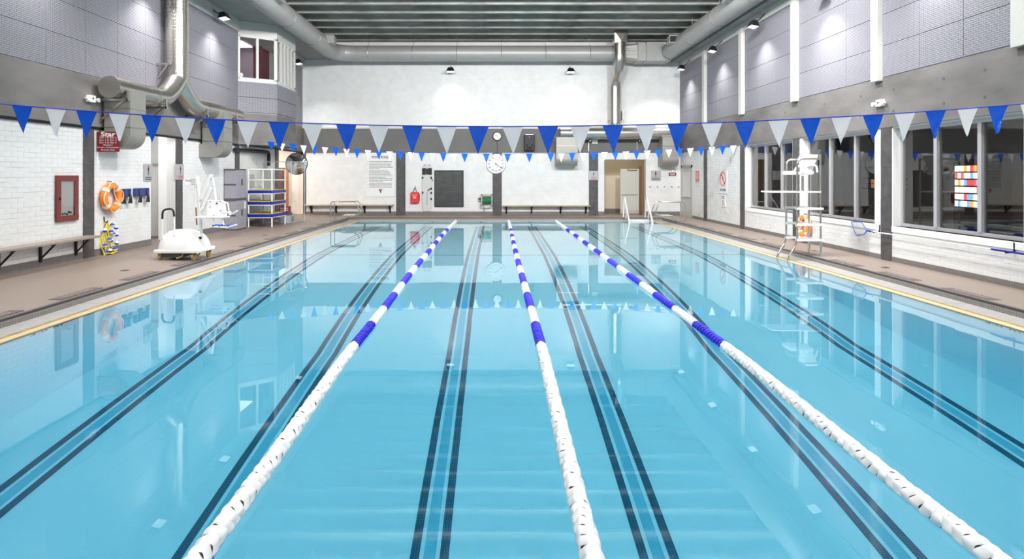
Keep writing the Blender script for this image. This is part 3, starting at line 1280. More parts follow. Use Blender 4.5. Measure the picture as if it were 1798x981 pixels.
for y in (13.95, 15.6, 17.85, 19.9):
    mb = MB()
    mb.box(XL + .04, XL + .08, y, y + .05, 3.35, 3.95)
    mb.box(XL + .04, DXW + .3, y, y + .05, 3.86, 3.91)
    mb.prism([(XL + .04, 3.4), (XL + .09, 3.4), (DXW + .22, 3.86), (DXW + .15, 3.86)], y, y + .05, 'Y')
    mb.box(DXW + .25, DXW + .28, y, y + .05, 3.86, 4.1)
    mb.build('bracket', M_GALV, t)
mb = MB()
mb.box(XL + .04, DXW, 16.3, 16.34, 5.15, 5.2)
mb.prism([(XL + .04, 4.75), (XL + .09, 4.75), (DXW - .05, 5.15), (DXW - .12, 5.15)], 16.3, 16.34, 'Y')
mb.build('bracket', M_GALV, t)
# far wall duct
t = thing('far_wall_duct', 'silver vertical duct on the far white wall feeding two low branches', 'duct', (5.8, 28.4, 2.5))
YD = 28.42
sx = YD / K
mb = MB()
pts = fillet([(5.81, 27.45, 8.5), (5.81, 27.45, 7.3), ((1080 - 869) * sx, YD, 6.6), ((1080 - 869) * sx, YD, 4.55)], .35, 6)
spiral(mb, pts, .27, ridge=.004)
mb.build('riser', M_GALV, t, smooth=True)
mb = MB()
xc, yc = 5.81, 27.45
mb.add([(xc - .31, yc - .3, 8.75), (xc + .31, yc - .3, 8.75), (xc + .31, yc + .3, 8.75), (xc - .31, yc + .3, 8.75),
        (xc - .27, yc - .27, 8.2), (xc + .27, yc - .27, 8.2), (xc + .27, yc + .27, 8.2), (xc - .27, yc + .27, 8.2), (xc, yc - .33, 8.25)],
       [(0, 1, 2, 3), (0, 4, 8), (1, 8, 5), (0, 8, 1), (1, 5, 6, 2), (2, 6, 7, 3), (3, 7, 4, 0), (4, 5, 6, 7)])
mb.build('top_transition', M_GALV, t)
mb = MB()
mb.lathe([(.27, .45), (.27, .35), (.42, .0)], ((1080 - 869) * sx, YD, 4.2), 'Z', 20)
mb.build('cone', M_GALV, t, smooth=True)
mb = MB()
zc = 2.1 + (307 - 234) * sx
spiral(mb, [Vector(((983 - 869) * sx, YD, zc)), Vector(((1183 - 869) * sx, YD, zc))], .29, ridge=.014)
mb.build('branch', M_GALV, t, smooth=True)
drop_duct(t, PF, FX(972) + .05, 1.02, 3.9, FZ(291.5), .85)
drop_duct(t, PF, FX(1153) + .05, .78, 3.9, FZ(292), .85)
for px in (1032, 1117):
    mb = MB()
    x = FX(px)
    mb.box(x, x + .05, YF - .6, YF - .04, 3.72, 3.77)
    mb.box(x, x + .05, YF - .08, YF - .04, 3.25, 3.77)
    mb.build('bracket', M_GALV, t)
for px in (1067, 1089):
    mb = MB()
    mb.box(FX(px), FX(px) + .05, YF - .5, YF, 4.75, 5.2)
    mb.build('bracket', M_GALV, t)

# ------------------------------------------------------------------ floodlights
def floodlight(label, x, y, z, aim, group=None, k=1.0):
    """housing with a glowing lens, yoke and its own lamp; aim is the direction it faces"""
    t = thing('floodlight', label, 'floodlight', (x, y, z), group)
    a = Vector(aim).normalized()
    rot = a.to_track_quat('-Z', 'Y').to_matrix()
    def tr(v):
        return tuple(rot @ Vector(v) + Vector((x, y, z)))
    m1 = MB()
    m1.add([tr(v) for v in [(-.2, -.14, 0), (.2, -.14, 0), (.2, .14, 0), (-.2, .14, 0), (-.12, -.08, .2), (.12, -.08, .2), (.12, .08, .2), (-.12, .08, .2)]],
           [(0, 1, 5, 4), (1, 2, 6, 5), (2, 3, 7, 6), (3, 0, 4, 7), (4, 5, 6, 7), (0, 3, 2, 1)])
    m1.build('housing', M_BLKM, t, bevel=.008)
    m2 = MB()
    m2.add([tr(v) for v in [(-.18, -.12, -.006), (.18, -.12, -.006), (.18, .12, -.006), (-.18, .12, -.006)]], [(0, 1, 2, 3)])
    m2.build('lens', M_LENS, t)
    L = bpy.data.lights.new('flood', 'AREA')
    L.shape = 'RECTANGLE'
    L.size = .34
    L.size_y = .22
    L.energy = FLOOD_W * k
    L.color = (1, .985, .96)
    L.spread = math.radians(108)
    lo = bpy.data.objects.new('lamp', L)
    col.objects.link(lo)
    lo.parent = t
    lo.rotation_euler = rot.to_euler()
    lo.location = a * .03
    return t


def yoke(t, pts):
    m = MB()
    m.tube(pts, .018, 6)
    m.build('yoke', M_BLKM, t)


LL = [(26.9, 7.17, 'floodlight on the left wall between the office bay and the far wall'),
      (19.5, 7.27, 'floodlight on the left wall just before the office bay window'),
      (15.7, 7.2, None), (11.9, 7.2, None), (8.1, 7.2, None), (4.3, 7.2, None), (.5, 7.2, None)]
for y, z, lb in LL:
    t = floodlight(lb or 'floodlight high on the left wall, out of the picture', -8.95, y, z, (.2, .0, -1), None if lb else 'left floodlights outside the picture')
    yoke(t, [(-8.98, y, z + .1), (-9.2, y, z + .2), (-9.33, y, z + .3)])
RLs = [(27.3, 6.98, 'floodlight nearest the far wall on the right panelled wall'), (23.4, 7.0, 'second floodlight from the far end on the right panelled wall'),
       (19.7, 7.05, 'third floodlight from the far end on the right panelled wall'), (15.9, 6.9, 'fourth right-hand floodlight, cut by the top of the picture'),
       (12.1, 7.0, None), (8.3, 7.0, None), (4.5, 7.0, None), (.7, 7.0, None)]
for y, z, lb in RLs:
    t = floodlight(lb or 'floodlight high on the right wall, out of the picture', 8.62, y, z, (-.2, .0, -1), None if lb else 'right floodlights outside the picture')
    yoke(t, [(8.66, y, z + .1), (8.85, y, z + .25), (9.03, y, z + .45)])
for px, py, lb in ((791, 126, 'left one of two floodlights hung on the far white wall'), (1002, 127, 'right one of two floodlights hung on the far white wall')):
    x = (px - 869) * 28.4 / K
    z = SZ(py, 28.4)
    t = floodlight(lb, x, 28.4, z, (0, -.15, -1), k=.22)
    yoke(t, [(x, 28.45, z + .1), (x, 28.6, z + .3), (x, 28.88, z + .35)])

for y in (-1.45, 2.15, 6.95, 10.55, 14.15):  # unseen lamps added under the joists to brighten the hall evenly
    for x in (-3.4, 1.9, 6.0):
        t = thing('added_fill_lamp', 'added round fill lamp hung under the concrete joists, above the picture', 'lamp', (x, y, 8.1), 'added fill lamps above the picture')
        tilt = {-1.45: 0, 2.15: .15, 6.95: .35, 10.55: .6, 14.15: .9}[y]
        m = MB()
        m.lathe([(.08, .30), (.12, .2), (.42, .0), (.41, .0), (.11, .19), (.07, .2)], (x, y, 8.1), 'Z', 20)
        sh = m.build('shade', M_DUCTP, t, smooth=True)
        sh.rotation_euler = (tilt, 0, 0)
        m = MB()
        m.tube([(x, y, 8.38), (x, y, ZC - .004)], .01, 6)
        m.build('stem', M_BLKM, t)
        L = bpy.data.lights.new('bay', 'AREA')  # light of the added fill lamp
        L.shape = 'DISK'
        L.size = .8
        L.energy = FILL_W * {-1.45: .45, 2.15: .6, 6.95: .8, 10.55: 1.3, 14.15: 3.0}[y]
        L.color = (1, .985, .965)
        lo = bpy.data.objects.new('lamp', L)
        col.objects.link(lo)
        lo.parent = t
        lo.location = (0, 0, -.01)
        lo.rotation_euler = (tilt, 0, 0)

# ------------------------------------------------------------------ pennant lines
def pennants(name, label, Y, zf, xs, first_blue, a0, a1, w=.245, h=.325, seed=1):
    t = thing(name, label, 'pennant line', (0, Y, zf(0)))
    rr = random.Random(seed)
    m = MB()
    N = 60
    m.tube([(a0 + (a1 - a0) * i / N, Y, zf(a0 + (a1 - a0) * i / N)) for i in range(N + 1)], .007, 6)
    m.build('cord', M_CORD, t)
    for i, x in enumerate(xs):
        blue = (i % 2 == 0) == first_blue
        sw = rr.uniform(-.012, .012)
        tip = rr.uniform(-.012, .012)
        curl = rr.uniform(-.02, .02)
        nx, nz = 6, 8
        vs = []
        for d in (-.0012, .0012):
            for j in range(nz + 1):
                v = j / nz
                for k in range(nx + 1):
                    u = k / nx - .5
                    hw = w * (1 - v * .985)
                    xx = x + u * hw + tip * v
                    yy = Y + d + curl * math.sin(u * 3 + v * 3) * v + .008 * math.sin(v * 5 + i) * v
                    zz = zf(x + u * w) - .006 - v * h
                    vs.append((xx, yy, zz))
        fs = []
        n1 = (nz + 1) * (nx + 1)
        W = nx + 1
        for s in (0, 1):
            for j in range(nz):
                for k in range(nx):
                    q = (s * n1 + j * W + k, s * n1 + j * W + k + 1, s * n1 + (j + 1) * W + k + 1, s * n1 + (j + 1) * W + k)
                    fs.append(q if s else q[::-1])
        for k in range(nx):
            fs.append((k, k + 1, n1 + k + 1, n1 + k))
        for j in range(nz):
            for k in (0, nx):
                fs.append((j * W + k, (j + 1) * W + k, n1 + (j + 1) * W + k, n1 + j * W + k))
        m = MB()
        m.add(vs, fs)
        o = m.build('pennant', M_BLUEF if blue else M_WHITEF, t, smooth=True)
        o['label'] = 'blue pennant' if blue else 'white pennant'


nf = [39, 98, 152, 209, 266, 325, 378, 434, 490, 549, 608, 665, 724, 784, 840, 900, 962, 1019, 1076, 1134, 1190, 1250, 1308, 1367, 1423, 1478, 1533, 1589, 1643, 1699, 1752]
xs = [(p - 869) * 7.1 / K for p in nf]
pre = [xs[0] - .395 * k for k in range(8, 0, -1)]
post = [xs[-1] + .395 * k for k in range(1, 7)]


def zn(x):
    return 2.683 + (.274 / 5.96 ** 2 if x < 0 else .274 / 6.37 ** 2) * x * x


pennants('near_pennant_line', 'string of large blue and white pennants across the pool, nearer of two', 7.1, zn, pre + xs + post, True, XL, XR, seed=2)
xs = [(514 + 18.87 * k - 869) * 22.1 / K for k in range(-2, 42)]
xs = [x for x in xs if -9.2 < x < 9.0]


def zfar(x):
    return 2.89 + (.0063 if x < 0 else .0040) * x * x


pennants('far_pennant_line', 'string of small-looking blue and white pennants across the pool, farther of two', 22.1, zfar, xs, True, XL, XR, seed=5)

# ------------------------------------------------------------------ lane ropes
def float_mesh(w, wave, mat_):
    """ridged disc float: hub, rim that waves, spokes between"""
    m = MB()
    n = 36
    R = .066
    prof = [(R * .76, .34), (R * .84, .46), (R * .95, .34), (R * 1.01, .12), (R * 1.01, -.12), (R * .95, -.34), (R * .84, -.46), (R * .76, -.34)]
    vs = []
    for r, h in prof:
        for k in range(n):
            a = 2 * PI * k / n
            off = wave * math.cos(3 * a)
            rr_ = r * (1 + (.045 * math.cos(6 * a) if wave > .01 else 0))
            vs.append((rr_ * math.cos(a), h * w + off, rr_ * math.sin(a)))
    fs = []
    P = len(prof)
    for i in range(P):
        j = (i + 1) % P
        for k in range(n):
            k2 = (k + 1) % n
            fs.append((i * n + k, i * n + k2, j * n + k2, j * n + k))
    m.add(vs, fs)
    for k in range(6):
        a = 2 * PI * k / 6
        m2 = MB()
        c, s = math.cos(a), math.sin(a)
        wv = wave * math.cos(3 * a)
        for (r0, r1, ww) in ((.015, .055, .011),):
            p = []
            for yy in (-.006, .006):
                for (r, tt) in ((r0, -ww), (r1, -ww), (r1, ww), (r0, ww)):
                    p.append((r * c - tt * s, yy + wv * r / .064, r * s + tt * c))
            m.add(p, [(0, 1, 2, 3), (7, 6, 5, 4), (0, 4, 5, 1), (1, 5, 6, 2), (2, 6, 7, 3), (3, 7, 4, 0)])
    m.lathe([(.02, -w * .45), (.02, w * .45)], (0, 0, 0), 'Y', 10)
    o = m.build('lane_float', mat_, None, org=(0, 0, 0), smooth=True)
    return o


PITCH = .0855
protoW = float_mesh(.096, .013, M_FLW)
protoS = float_mesh(.094, .003, M_FLW)
protoB = float_mesh(.060, .004, M_FLB)


def lerp_tab(tab, y):
    if y <= tab[0][0]:
        return tab[0][1]
    for (a, xa), (b, xb) in zip(tab[:-1], tab[1:]):
        if y <= b:
            u = (y - a) / (b - a)
            u = u * u * (3 - 2 * u)
            return xa + (xb - xa) * u
    return tab[-1][1]


ropes = [('lane rope left of centre with blue and white floats, leaning to the lower left', [(1.4, -1.60), (3.2, -1.615), (7.5, -1.72), (14, -1.80), (21, -1.83), (26.7, -1.77)]),
         ('middle lane rope of blue and white floats running down the pool', [(1.4, .52), (3.2, .53), (7.5, .565), (14, .56), (26.7, .62)]),
         ('lane rope right of centre with blue and white floats, ending at the lower right', [(1.4, 2.70), (3.2, 2.71), (7.5, 2.80), (16, 2.79), (26.7, 2.75)])]
for lab, tab in ropes:
    t = thing('lane_rope', lab, 'lane rope', (lerp_tab(tab, 14), 14, 0), 'lane ropes')
    x0 = t.location.x
    m = MB()
    m.tube([(lerp_tab(tab, PY0 + .02 + (PY1 - PY0 - .04) * i / 60), PY0 + .02 + (PY1 - PY0 - .04) * i / 60, .012) for i in range(61)], .008, 6)
    m.build('cable', M_CORD, t)
    y = PY0 + .12
    k = 0
    while y < PY1 - .12:
        blue = y > 7.15 and y < 22.6 and ((y - 7.15) % 2.04) < 1.07
        pr = protoB if blue else (protoW if y < 7.15 else protoS)
        o = pr.copy()
        col.objects.link(o)
        o.parent = t
        yy0, yy1 = lerp_tab(tab, y - .05), lerp_tab(tab, y + .05)
        o.location = (lerp_tab(tab, y) - x0, y - 14, .012 + random.uniform(-.002, .002))
        o.rotation_euler = (random.uniform(-.03, .03), k * .35 + random.uniform(-.15, .15) if y < 7.15 else 0, -math.atan2(yy1 - yy0, .1) + random.uniform(-.04, .04))
        y += PITCH
        k += 1
for p in (protoW, protoS, protoB):
    bpy.data.objects.remove(p)

# ------------------------------------------------------------------ benches
def bench_far(label, x0, x1, zt, brs):
    t = thing('wall_bench', label, 'bench', ((x0 + x1) / 2, YF - .2, .12))
    m = MB()
    m.box(x0, x1, YF - .40, YF - .03, zt - .045, zt)
    m.build('seat_board', M_WOODF, t, bevel=.006)
    for x in brs:
        m = MB()
        m.box(x - .03, x + .03, YF - .05, YF - .015, zt - .43, zt - .045)
        m.box(x - .03, x + .03, YF - .38, YF - .03, zt - .075, zt - .045)
        m.prism([(YF - .36, zt - .075), (YF - .31, zt - .075), (YF - .02, zt - .36), (YF - .02, zt - .42)], x - .03, x + .03, 'X')
        m.build('bracket', M_BLKM, t)


bench_far('long pale wooden wall bench on the far wall under the pool rules sign', FX(538), FX(692), FZ(358.5), [FX(p) for p in (548, 591, 641, 685.5)])
bench_far('long pale wooden wall bench on the far wall right of the pace clock', FX(882), FX(1035), FZ(360), [FX(p) for p in (889, 933, 984, 1028)])
t = thing('wall_bench', 'brown board bench on black brackets along the left white brick wall', 'bench', (XL + .2, 9, .19))
m = MB()
m.box(XL + .03, XL + .37, 5.0, 13.5, .67, .72)
m.build('seat_board', M_WOOD, t, bevel=.008)
for y in [13.18 - 1.03 * k for k in range(8)]:
    m = MB()
    m.box(XL + .015, XL + .05, y - .025, y + .025, .30, .67)
    m.box(XL + .03, XL + .34, y - .025, y + .025, .645, .67)
    m.prism([(XL + .05, .36), (XL + .05, .40), (XL + .29, .645), (XL + .33, .645)], y - .015, y + .015, 'Y')
    m.build('bracket', M_BLKM, t)

# ------------------------------------------------------------------ signs
def plate(name, label, P, a0, a1, z0, z1, m, cat='sign', d=.02):
    t = thing(name, label, cat, P((a0 + a1) / 2, z0, 0))
    q = MB()
    pbox(q, P, a0, a1, z0, z1, .014, .014 + d)
    q.build('panel', m, t)
    return t


def ptext(t, P, s, size, a, z, d, m, right, sx=1.0, bold=0.0, name='lettering'):
    q = MB()
    text(q, s, size, P(a, z, d), right, (0, 0, 1), sx=sx, bold=bold)
    q.build(name, m, t)


RIGHT_F, RIGHT_L, RIGHT_R = (1, 0, 0), (0, 1, 0), (0, -1, 0)
# pool rules
x0, x1, z0, z1 = FX(644), FX(693), FZ(345), FZ(264)
t = plate('pool_rules_sign', 'tall white pool rules sign with lines of small print on the far wall', PF, x0, x1, z0, z1, M_SIGNW)
ptext(t, PF, 'POOL RULES', .15, (x0 + x1) / 2, FZ(276), .037, M_INK, RIGHT_F, bold=.004)
q = MB()
rr = random.Random(9)
for i in range(19):
    zz = FZ(283.5) - i * .0705
    wd = (x1 - x0) * (rr.uniform(.35, .85) if i % 3 == 2 or i in (5, 6, 7, 8) else rr.uniform(.8, .86))
    xx = x0 + .13
    while xx < x0 + .13 + wd - .05:
        lw = rr.uniform(.03, .09)
        pbox(q, PF, xx, min(xx + lw, x1 - .05), zz - .011, zz + .011, .034, .036)
        xx += lw + .016
    if i not in (4, 10, 13, 15, 17):
        pbox(q, PF, x0 + .05, x0 + .085, zz - .009, zz + .009, .034, .036)
tag(q.build('small_print', M_INK, t), kind='stuff')
q = MB()
cx_, cz_ = (x0 + x1) / 2, FZ(335)
pbox(q, PF, cx_ - .03, cx_ + .03, cz_ - .09, cz_ + .0, .034, .038)
q.prism([(cx_ - .10, cz_ + .09), (cx_ - .03, cz_ + .09), (cx_ + .03, cz_ - .01), (cx_ - .03, cz_ - .03)], YF - .038, YF - .034, 'Y')
q.build('emblem', M_INK, t)
q = MB()
q.prism([(cx_ + .02, cz_ + .03), (cx_ + .045, cz_ + .0), (cx_ + .105, cz_ + .09), (cx_ + .0, cz_ + .09), (cx_ - .02, cz_ + .06), (cx_ + .04, cz_ + .06)], YF - .039, YF - .034, 'Y')
q.build('emblem_flash', mat('emblem_red', (.6, .02, .05), .4), t)


def person_icon(t, P, a, z, h, m, d=.036, sg=1):
    q = MB()
    o = Vector(P(a, z, d))
    ax = 'Y' if P is PF else 'X'
    q.lathe([(h * .09, -.001), (h * .09, .001)], P(a, z + h * .42, d), ax, 12)
    pbox(q, P, a - h * .12, a + h * .12, z + h * .02, z + h * .30, d - .001, d + .001)
    pbox(q, P, a - h * .07, a + h * .07, z - h * .15, z + h * .3, d - .001, d + .001)
    pbox(q, P, a - h * .06, a - h * .01, z - h * .5, z + h * .02, d - .001, d + .001)
    pbox(q, P, a + h * .01, a + h * .06, z - h * .5, z + h * .02, d - .001, d + .001)
    q.build('figure', m, t)


def print_bars(t, P, a0, a1, zs, m, d=.036, h=.012):
    q = MB()
    for z in zs:
        pbox(q, P, a0, a1, z - h, z + h, d - .001, d + .001)
    tag(q.build('small_print', m, t), kind='stuff')


t = plate('changeroom_sign', 'grey sign with an orange figure on the dark pier of the far wall', PF, FX(1034) - .02, FX(1050) + .02, FZ(316), FZ(300), M_SIGNG, d=.05)
person_icon(t, PF, FX(1042), FZ(306), .26, M_ORI, d=.066)
print_bars(t, PF, FX(1037), FX(1047.5), [FZ(312.2), FZ(314.3)], M_REDI, d=.066)
t = plate('changeroom_sign', 'grey sign with a dark maroon figure right of the corridor opening', PF, FX(1143), FX(1160), FZ(317), FZ(299.5), M_SIGNG)
person_icon(t, PF, FX(1151), FZ(306), .27, M_RED)
print_bars(t, PF, FX(1144), FX(1158.5), [FZ(313), FZ(315.3)], M_INK)
t = plate('red_wall_sign', 'small dark red sign on the far wall left of the glazed door', PF, FX(1174), FX(1187), FZ(308.5), FZ(303), M_RED)
print_bars(t, PF, FX(1176), FX(1185), [FZ(304.8), FZ(306.8)], M_WINK, h=.01)
mb = MB()
mb.box(FX(1179), FX(1182), YF - .1, YF, FZ(302.6), FZ(298))
tag(mb.build('wall_camera', M_WPL, org=(FX(1180), YF, FZ(302))), 'tiny white box fitting just above the small red sign', 'sensor')
for i, px in enumerate((1141.5, 1154, 1166.5, 1179, 1191)):
    mb = MB()
    x = FX(px)
    mb.box(x - .04, x + .04, YF - .035, YF - .01, FZ(328.5), FZ(327))
    mb.tube([(x, YF - .03, FZ(327.8)), (x, YF - .09, FZ(328.6)), (x, YF - .1, FZ(327.4))], .009, 6)
    tag(mb.build('coat_hook', M_STEEL, org=(x, YF, FZ(328))), 'small steel coat hook beside the glazed door, %s of five' % ('leftmost', 'second from left', 'middle', 'second from right', 'rightmost')[i], 'hook', 'coat hooks on the far wall')
t = plate('orange_sign', 'narrow faded orange-red sign on the right wall beside the glazed door', PR, LY(1228, XR), LY(1222.5, XR), 1.80, 2.28, mat('faded_red', (.55, .20, .15), .4))
print_bars(t, PR, LY(1226.8, XR), LY(1223.8, XR), [2.18, 2.1, 2.02, 1.94], M_WINK)
a0, a1 = LY(1278, XR), LY(1264, XR)
t = plate('no_diving_sign', 'white no diving sign with red circle on the right brick wall', PR, a0, a1, 1.36, 2.30, M_SIGNW)
am = (a0 + a1) / 2
q = MB()
q.torus(PR(am, 1.95, .038), .27, .018, 'X', 32, 6)
q.tube([PR(am + .19, 2.14, .038), PR(am - .19, 1.76, .038)], .016, 6)
q.build('red_ring', M_REDI, t)
q = MB()
q.tube([PR(am + .1, 2.1, .037), PR(am + .03, 1.95, .037), PR(am - .1, 1.85, .037)], .02, 6)
q.tube([PR(am + .03, 1.95, .037), PR(am - .08, 2.0, .037)], .014, 6)
q.tube([PR(am - .1, 1.85, .037), PR(am - .14, 1.72, .037)], .012, 6)
q.build('diver_figure', M_INK, t)
ptext(t, PR, 'NO DIVING', .135, am, 1.50, .036, M_INK, RIGHT_R, bold=.003, sx=.85)
a0, a1 = LY(1275, XR), LY(1267, XR)
t = plate('small_rule_sign', 'small white sign with a round emblem below the no diving sign', PR, a0, a1, .84, 1.32, M_SIGNW)
q = MB()
q.torus(PR((a0 + a1) / 2, 1.0, .038), .09, .01, 'X', 20, 5)
q.build('ring', M_REDI, t)
print_bars(t, PR, a0 + .08, a1 - .08, [1.25, 1.18], M_INK)
# left wall signs
t = plate('changeroom_sign', 'grey sign with a dark figure left of the doorway on the left wall', PL, LY(251), LY(265.5), 1.93, 2.40, M_SIGNG)
person_icon(t, PL, (LY(251) + LY(265.5)) / 2, 2.22, .26, M_RED)
print_bars(t, PL, LY(253), LY(263.5), [2.03, 1.98], M_INK)
t = plate('changeroom_sign', 'grey sign with a brown figure on the dark pier beside the pool lift', PL, 17.30, 17.70, 1.96, 2.42, M_SIGNG, d=.05)
person_icon(t, PL, 17.5, 2.24, .26, M_BROWN, d=.066)
print_bars(t, PL, 17.36, 17.64, [2.06, 2.01], M_REDI, d=.066)
# hanging Star board, square to the wall
t = thing('class_board', 'maroon hanging board listing star swimming classes beside the left duct', 'sign', (-9.1, 13.9, 2.65))
mb = MB()
mb.box(-9.405 + .03, -8.85, 13.88, 13.905, 2.645, 3.12)
mb.build('board', M_RED, t)
for z in (2.7, 3.07):
    mb = MB()
    mb.tube([(XL + .01, 13.893, z), (-9.32, 13.893, z)], .008, 6)
    mb.build('arm', M_BLKM, t)
ttx = [('Star', .15, 3.052, 1.35, .004), ('Star 1 & Star 2', .052, 2.975, 1.25, 0), ('Star 3 & Star 4', .052, 2.918, 1.25, 0), ('Star 5 & Star 6', .052, 2.861, 1.25, 0),
       ('Masters', .052, 2.804, 1.25, 0), ('Stroke Correction', .052, 2.747, 1.25, 0), ('Bronze Star', .052, 2.690, 1.25, 0)]
q = MB()
for s, sz, z, sxx, bo in ttx:
    text(q, s, sz * 1.05, (-9.11, 13.877, z), (1, 0, 0), (0, 0, 1), sx=sxx, bold=bo)
q.build('lettering', M_WINK, t)

# ------------------------------------------------------------------ far wall fittings
# first-aid bag
x0, x1, z0, z1 = FX(721.5), FX(736.5), FZ(356.5), FZ(337)
t = thing('first_aid_bag', 'red first aid bag hanging by black straps on the far wall', 'bag', ((x0 + x1) / 2, YF - .1, z0))
mb = MB()
mb.box(x0, x1, YF - .2, YF - .02, z0, z1)
mb.build('bag', M_REDB, t, bevel=.05)
mb = MB()
xm = (x0 + x1) / 2
mb.tube([(xm - .1, YF - .1, z1 - .02), (xm - .02, YF - .06, z1 + .19), (xm + .02, YF - .06, z1 + .19), (xm + .1, YF - .1, z1 - .02)], .014, 6)
mb.tube([(xm, YF - .01, z1 + .3), (xm, YF - .05, z1 + .17), (xm, YF - .08, z1 + .2)], .012, 6)
mb.box(x1 - .01, x1 + .02, YF - .17, YF - .05, z0 + .1, z1 - .1)
mb.build('strap', M_BLACK, t)
q = MB()
text(q, 'FIRST AID', .065, (xm, YF - .203, z1 - .14), (1, 0, 0), (0, 0, 1))
for zz in (.2, .25, .3):
    q.box(xm - .07, xm + .07, YF - .203, YF - .2, z1 - zz - .008, z1 - zz + .008)
q.build('lettering', M_WINK, t)
# spine board
x0, x1, z0, z1 = FX(741.5), FX(759), FZ(371), FZ(288)
xm = (x0 + x1) / 2
t = thing('spine_board', 'grey rescue spine board with black straps standing against the far wall', 'spine board', (xm, YF - .05, z0))
hw = (x1 - x0) / 2
pts = [(xm - hw * .7, z0), (xm + hw * .7, z0), (xm + hw, z0 + .3), (xm + hw, z1 - .15), (xm + hw * .6, z1), (xm - hw * .6, z1), (xm - hw, z1 - .15), (xm - hw, z0 + .3)]
mb = MB()
mb.prism(pts, YF - .08, YF - .025, 'Y')
mb.build('board', mat('pale_board', (.56, .56, .55), .35), t, bevel=.01)
mb = MB()
mb.box(xm - hw * .95, xm - .06, YF - .13, YF - .08, FZ(306.5), FZ(295))
mb.box(xm + .06, xm + hw * .95, YF - .13, YF - .08, FZ(306.5), FZ(295))
mb.box(xm - .05, xm + .05, YF - .11, YF - .08, FZ(306), FZ(296))
mb.build('head_block', M_BLACK, t, bevel=.01)
mb = MB()
for (px, py) in ((757.5, 312), (757.5, 331), (757.5, 338.5), (757.5, 349), (742.5, 338), (742.5, 312)):
    mb.box(FX(px) - .04, FX(px) + .04, YF - .095, YF - .08, FZ(py) - .05, FZ(py) + .05)
mb.tube([(FX(757), YF - .1, FZ(331)), (FX(753), YF - .1, FZ(333)), (FX(751.5), YF - .1, FZ(335))], .025, 6)
mb.tube([(FX(757), YF - .1, FZ(312)), (FX(760.5), YF - .09, FZ(317))], .015, 6)
mb.box(xm - .008, xm + .008, YF - .084, YF - .08, FZ(360), FZ(337))
for s in (-1, 1):
    mb.box(xm + s * .13 - .03, xm + s * .13 + .03, YF - .084, YF - .08, FZ(290.5), FZ(289.4))
mb.build('strap', M_BLACK, t)
# vent grille
x0, x1, z0, z1 = FX(763), FX(814), FZ(363), FZ(299)
t = thing('wall_grille', 'large dark grey metal air grille set in the far wall', 'grille', ((x0 + x1) / 2, YF, z0))
mb = MB()
mb.box(x0, x1, YF - .04, YF - .012, z0, z1)
mb.build('back_plate', mat('grille_back', (.035, .035, .036), .6), t)
mb = MB()
for (a, b, c, d) in ((x0, x1, z0, z0 + .04), (x0, x1, z1 - .04, z1), (x0, x0 + .04, z0 + .04, z1 - .04), (x1 - .04, x1, z0 + .04, z1 - .04)):
    mb.box(a, b, YF - .06, YF - .03, c, d)
mb.build('frame', M_BLKM, t)
mb = MB()
MG = mat('grille_metal', (.13, .13, .13), .35, .8, var=.3, vscale=3)
n = 34
for i in range(n):
    xx = x0 + .05 + (x1 - x0 - .1) * i / (n - 1)
    mb.box(xx - .008, xx + .008, YF - .056, YF - .042, z0 + .03, z1 - .03)
for i in range(6):
    zz = z0 + .15 + (z1 - z0 - .3) * i / 5
    mb.box(x0 + .03, x1 - .03, YF - .058, YF - .05, zz - .006, zz + .006)
o = mb.build('louvre_bars', MG, t)
# hose reel
x0, x1, z0, z1 = FX(845), FX(864.5), FZ(361), FZ(340.5)
t = thing('hose_reel', 'small wall hose reel with green hose left of the middle dark pier', 'hose reel', ((x0 + x1) / 2, YF - .2, z0))
mb = MB()
for xx in (x0, x1 - .05):
    mb.box(xx, xx + .05, YF - .36, YF - .02, z0, z1)
mb.box(x0, x1, YF - .05, YF - .015, z0, z1)
mb.box(x0, x1, YF - .36, YF - .30, z1 - .05, z1)
mb.box(x0, x1, YF - .36, YF - .30, z0, z0 + .04)
mb.build('frame', mat('beige_steel', (.42, .43, .36), .4, .3), t)
mb = MB()
zc = (z0 + z1) / 2 - .02
for i in range(9):
    mb.torus((x0 + .10 + i * .042, YF - .2, zc), .13, .02, 'X', 20, 6)
mb.lathe([(.12, 0), (.12, x1 - x0 - .12)], (x0 + .06, YF - .2, zc), 'X', 16)
mb.tube([(x0 + .15, YF - .33, zc), (x0 + .14, YF - .36, zc - .2), (x0 + .14, YF - .35, z0 - .15)], .014, 6)
mb.build('hose', M_GREEN, t, smooth=True)
mb = MB()
mb.tube([(x0 + .14, YF - .35, z0 - .14), (x0 + .14, YF - .35, z0 - .26)], .022, 8)
mb.build('nozzle', M_BROWN, t)
mb = MB()
mb.tube([(x1, YF - .2, zc + .02), (x1 + .08, YF - .2, zc + .02), (x1 + .08, YF - .2, zc - .04), (x1 + .16, YF - .2, zc - .04)], .014, 6)
mb.build('crank', M_STEEL, t)
mb = MB()
mb.box(FX(840), FX(845) - .01, YF - .05, YF - .012, FZ(353.5), FZ(347.5))
mb.cur = 1
mb.lathe([(.035, -.006), (.035, .004)], (FX(842.5), YF - .053, FZ(351.5)), 'Y', 12)
tag(mb.build('socket_box', [M_BLACK, M_WPL], org=(FX(842), YF, FZ(353))), 'small black socket box at the left side of the hose reel', 'socket')
mb = MB()
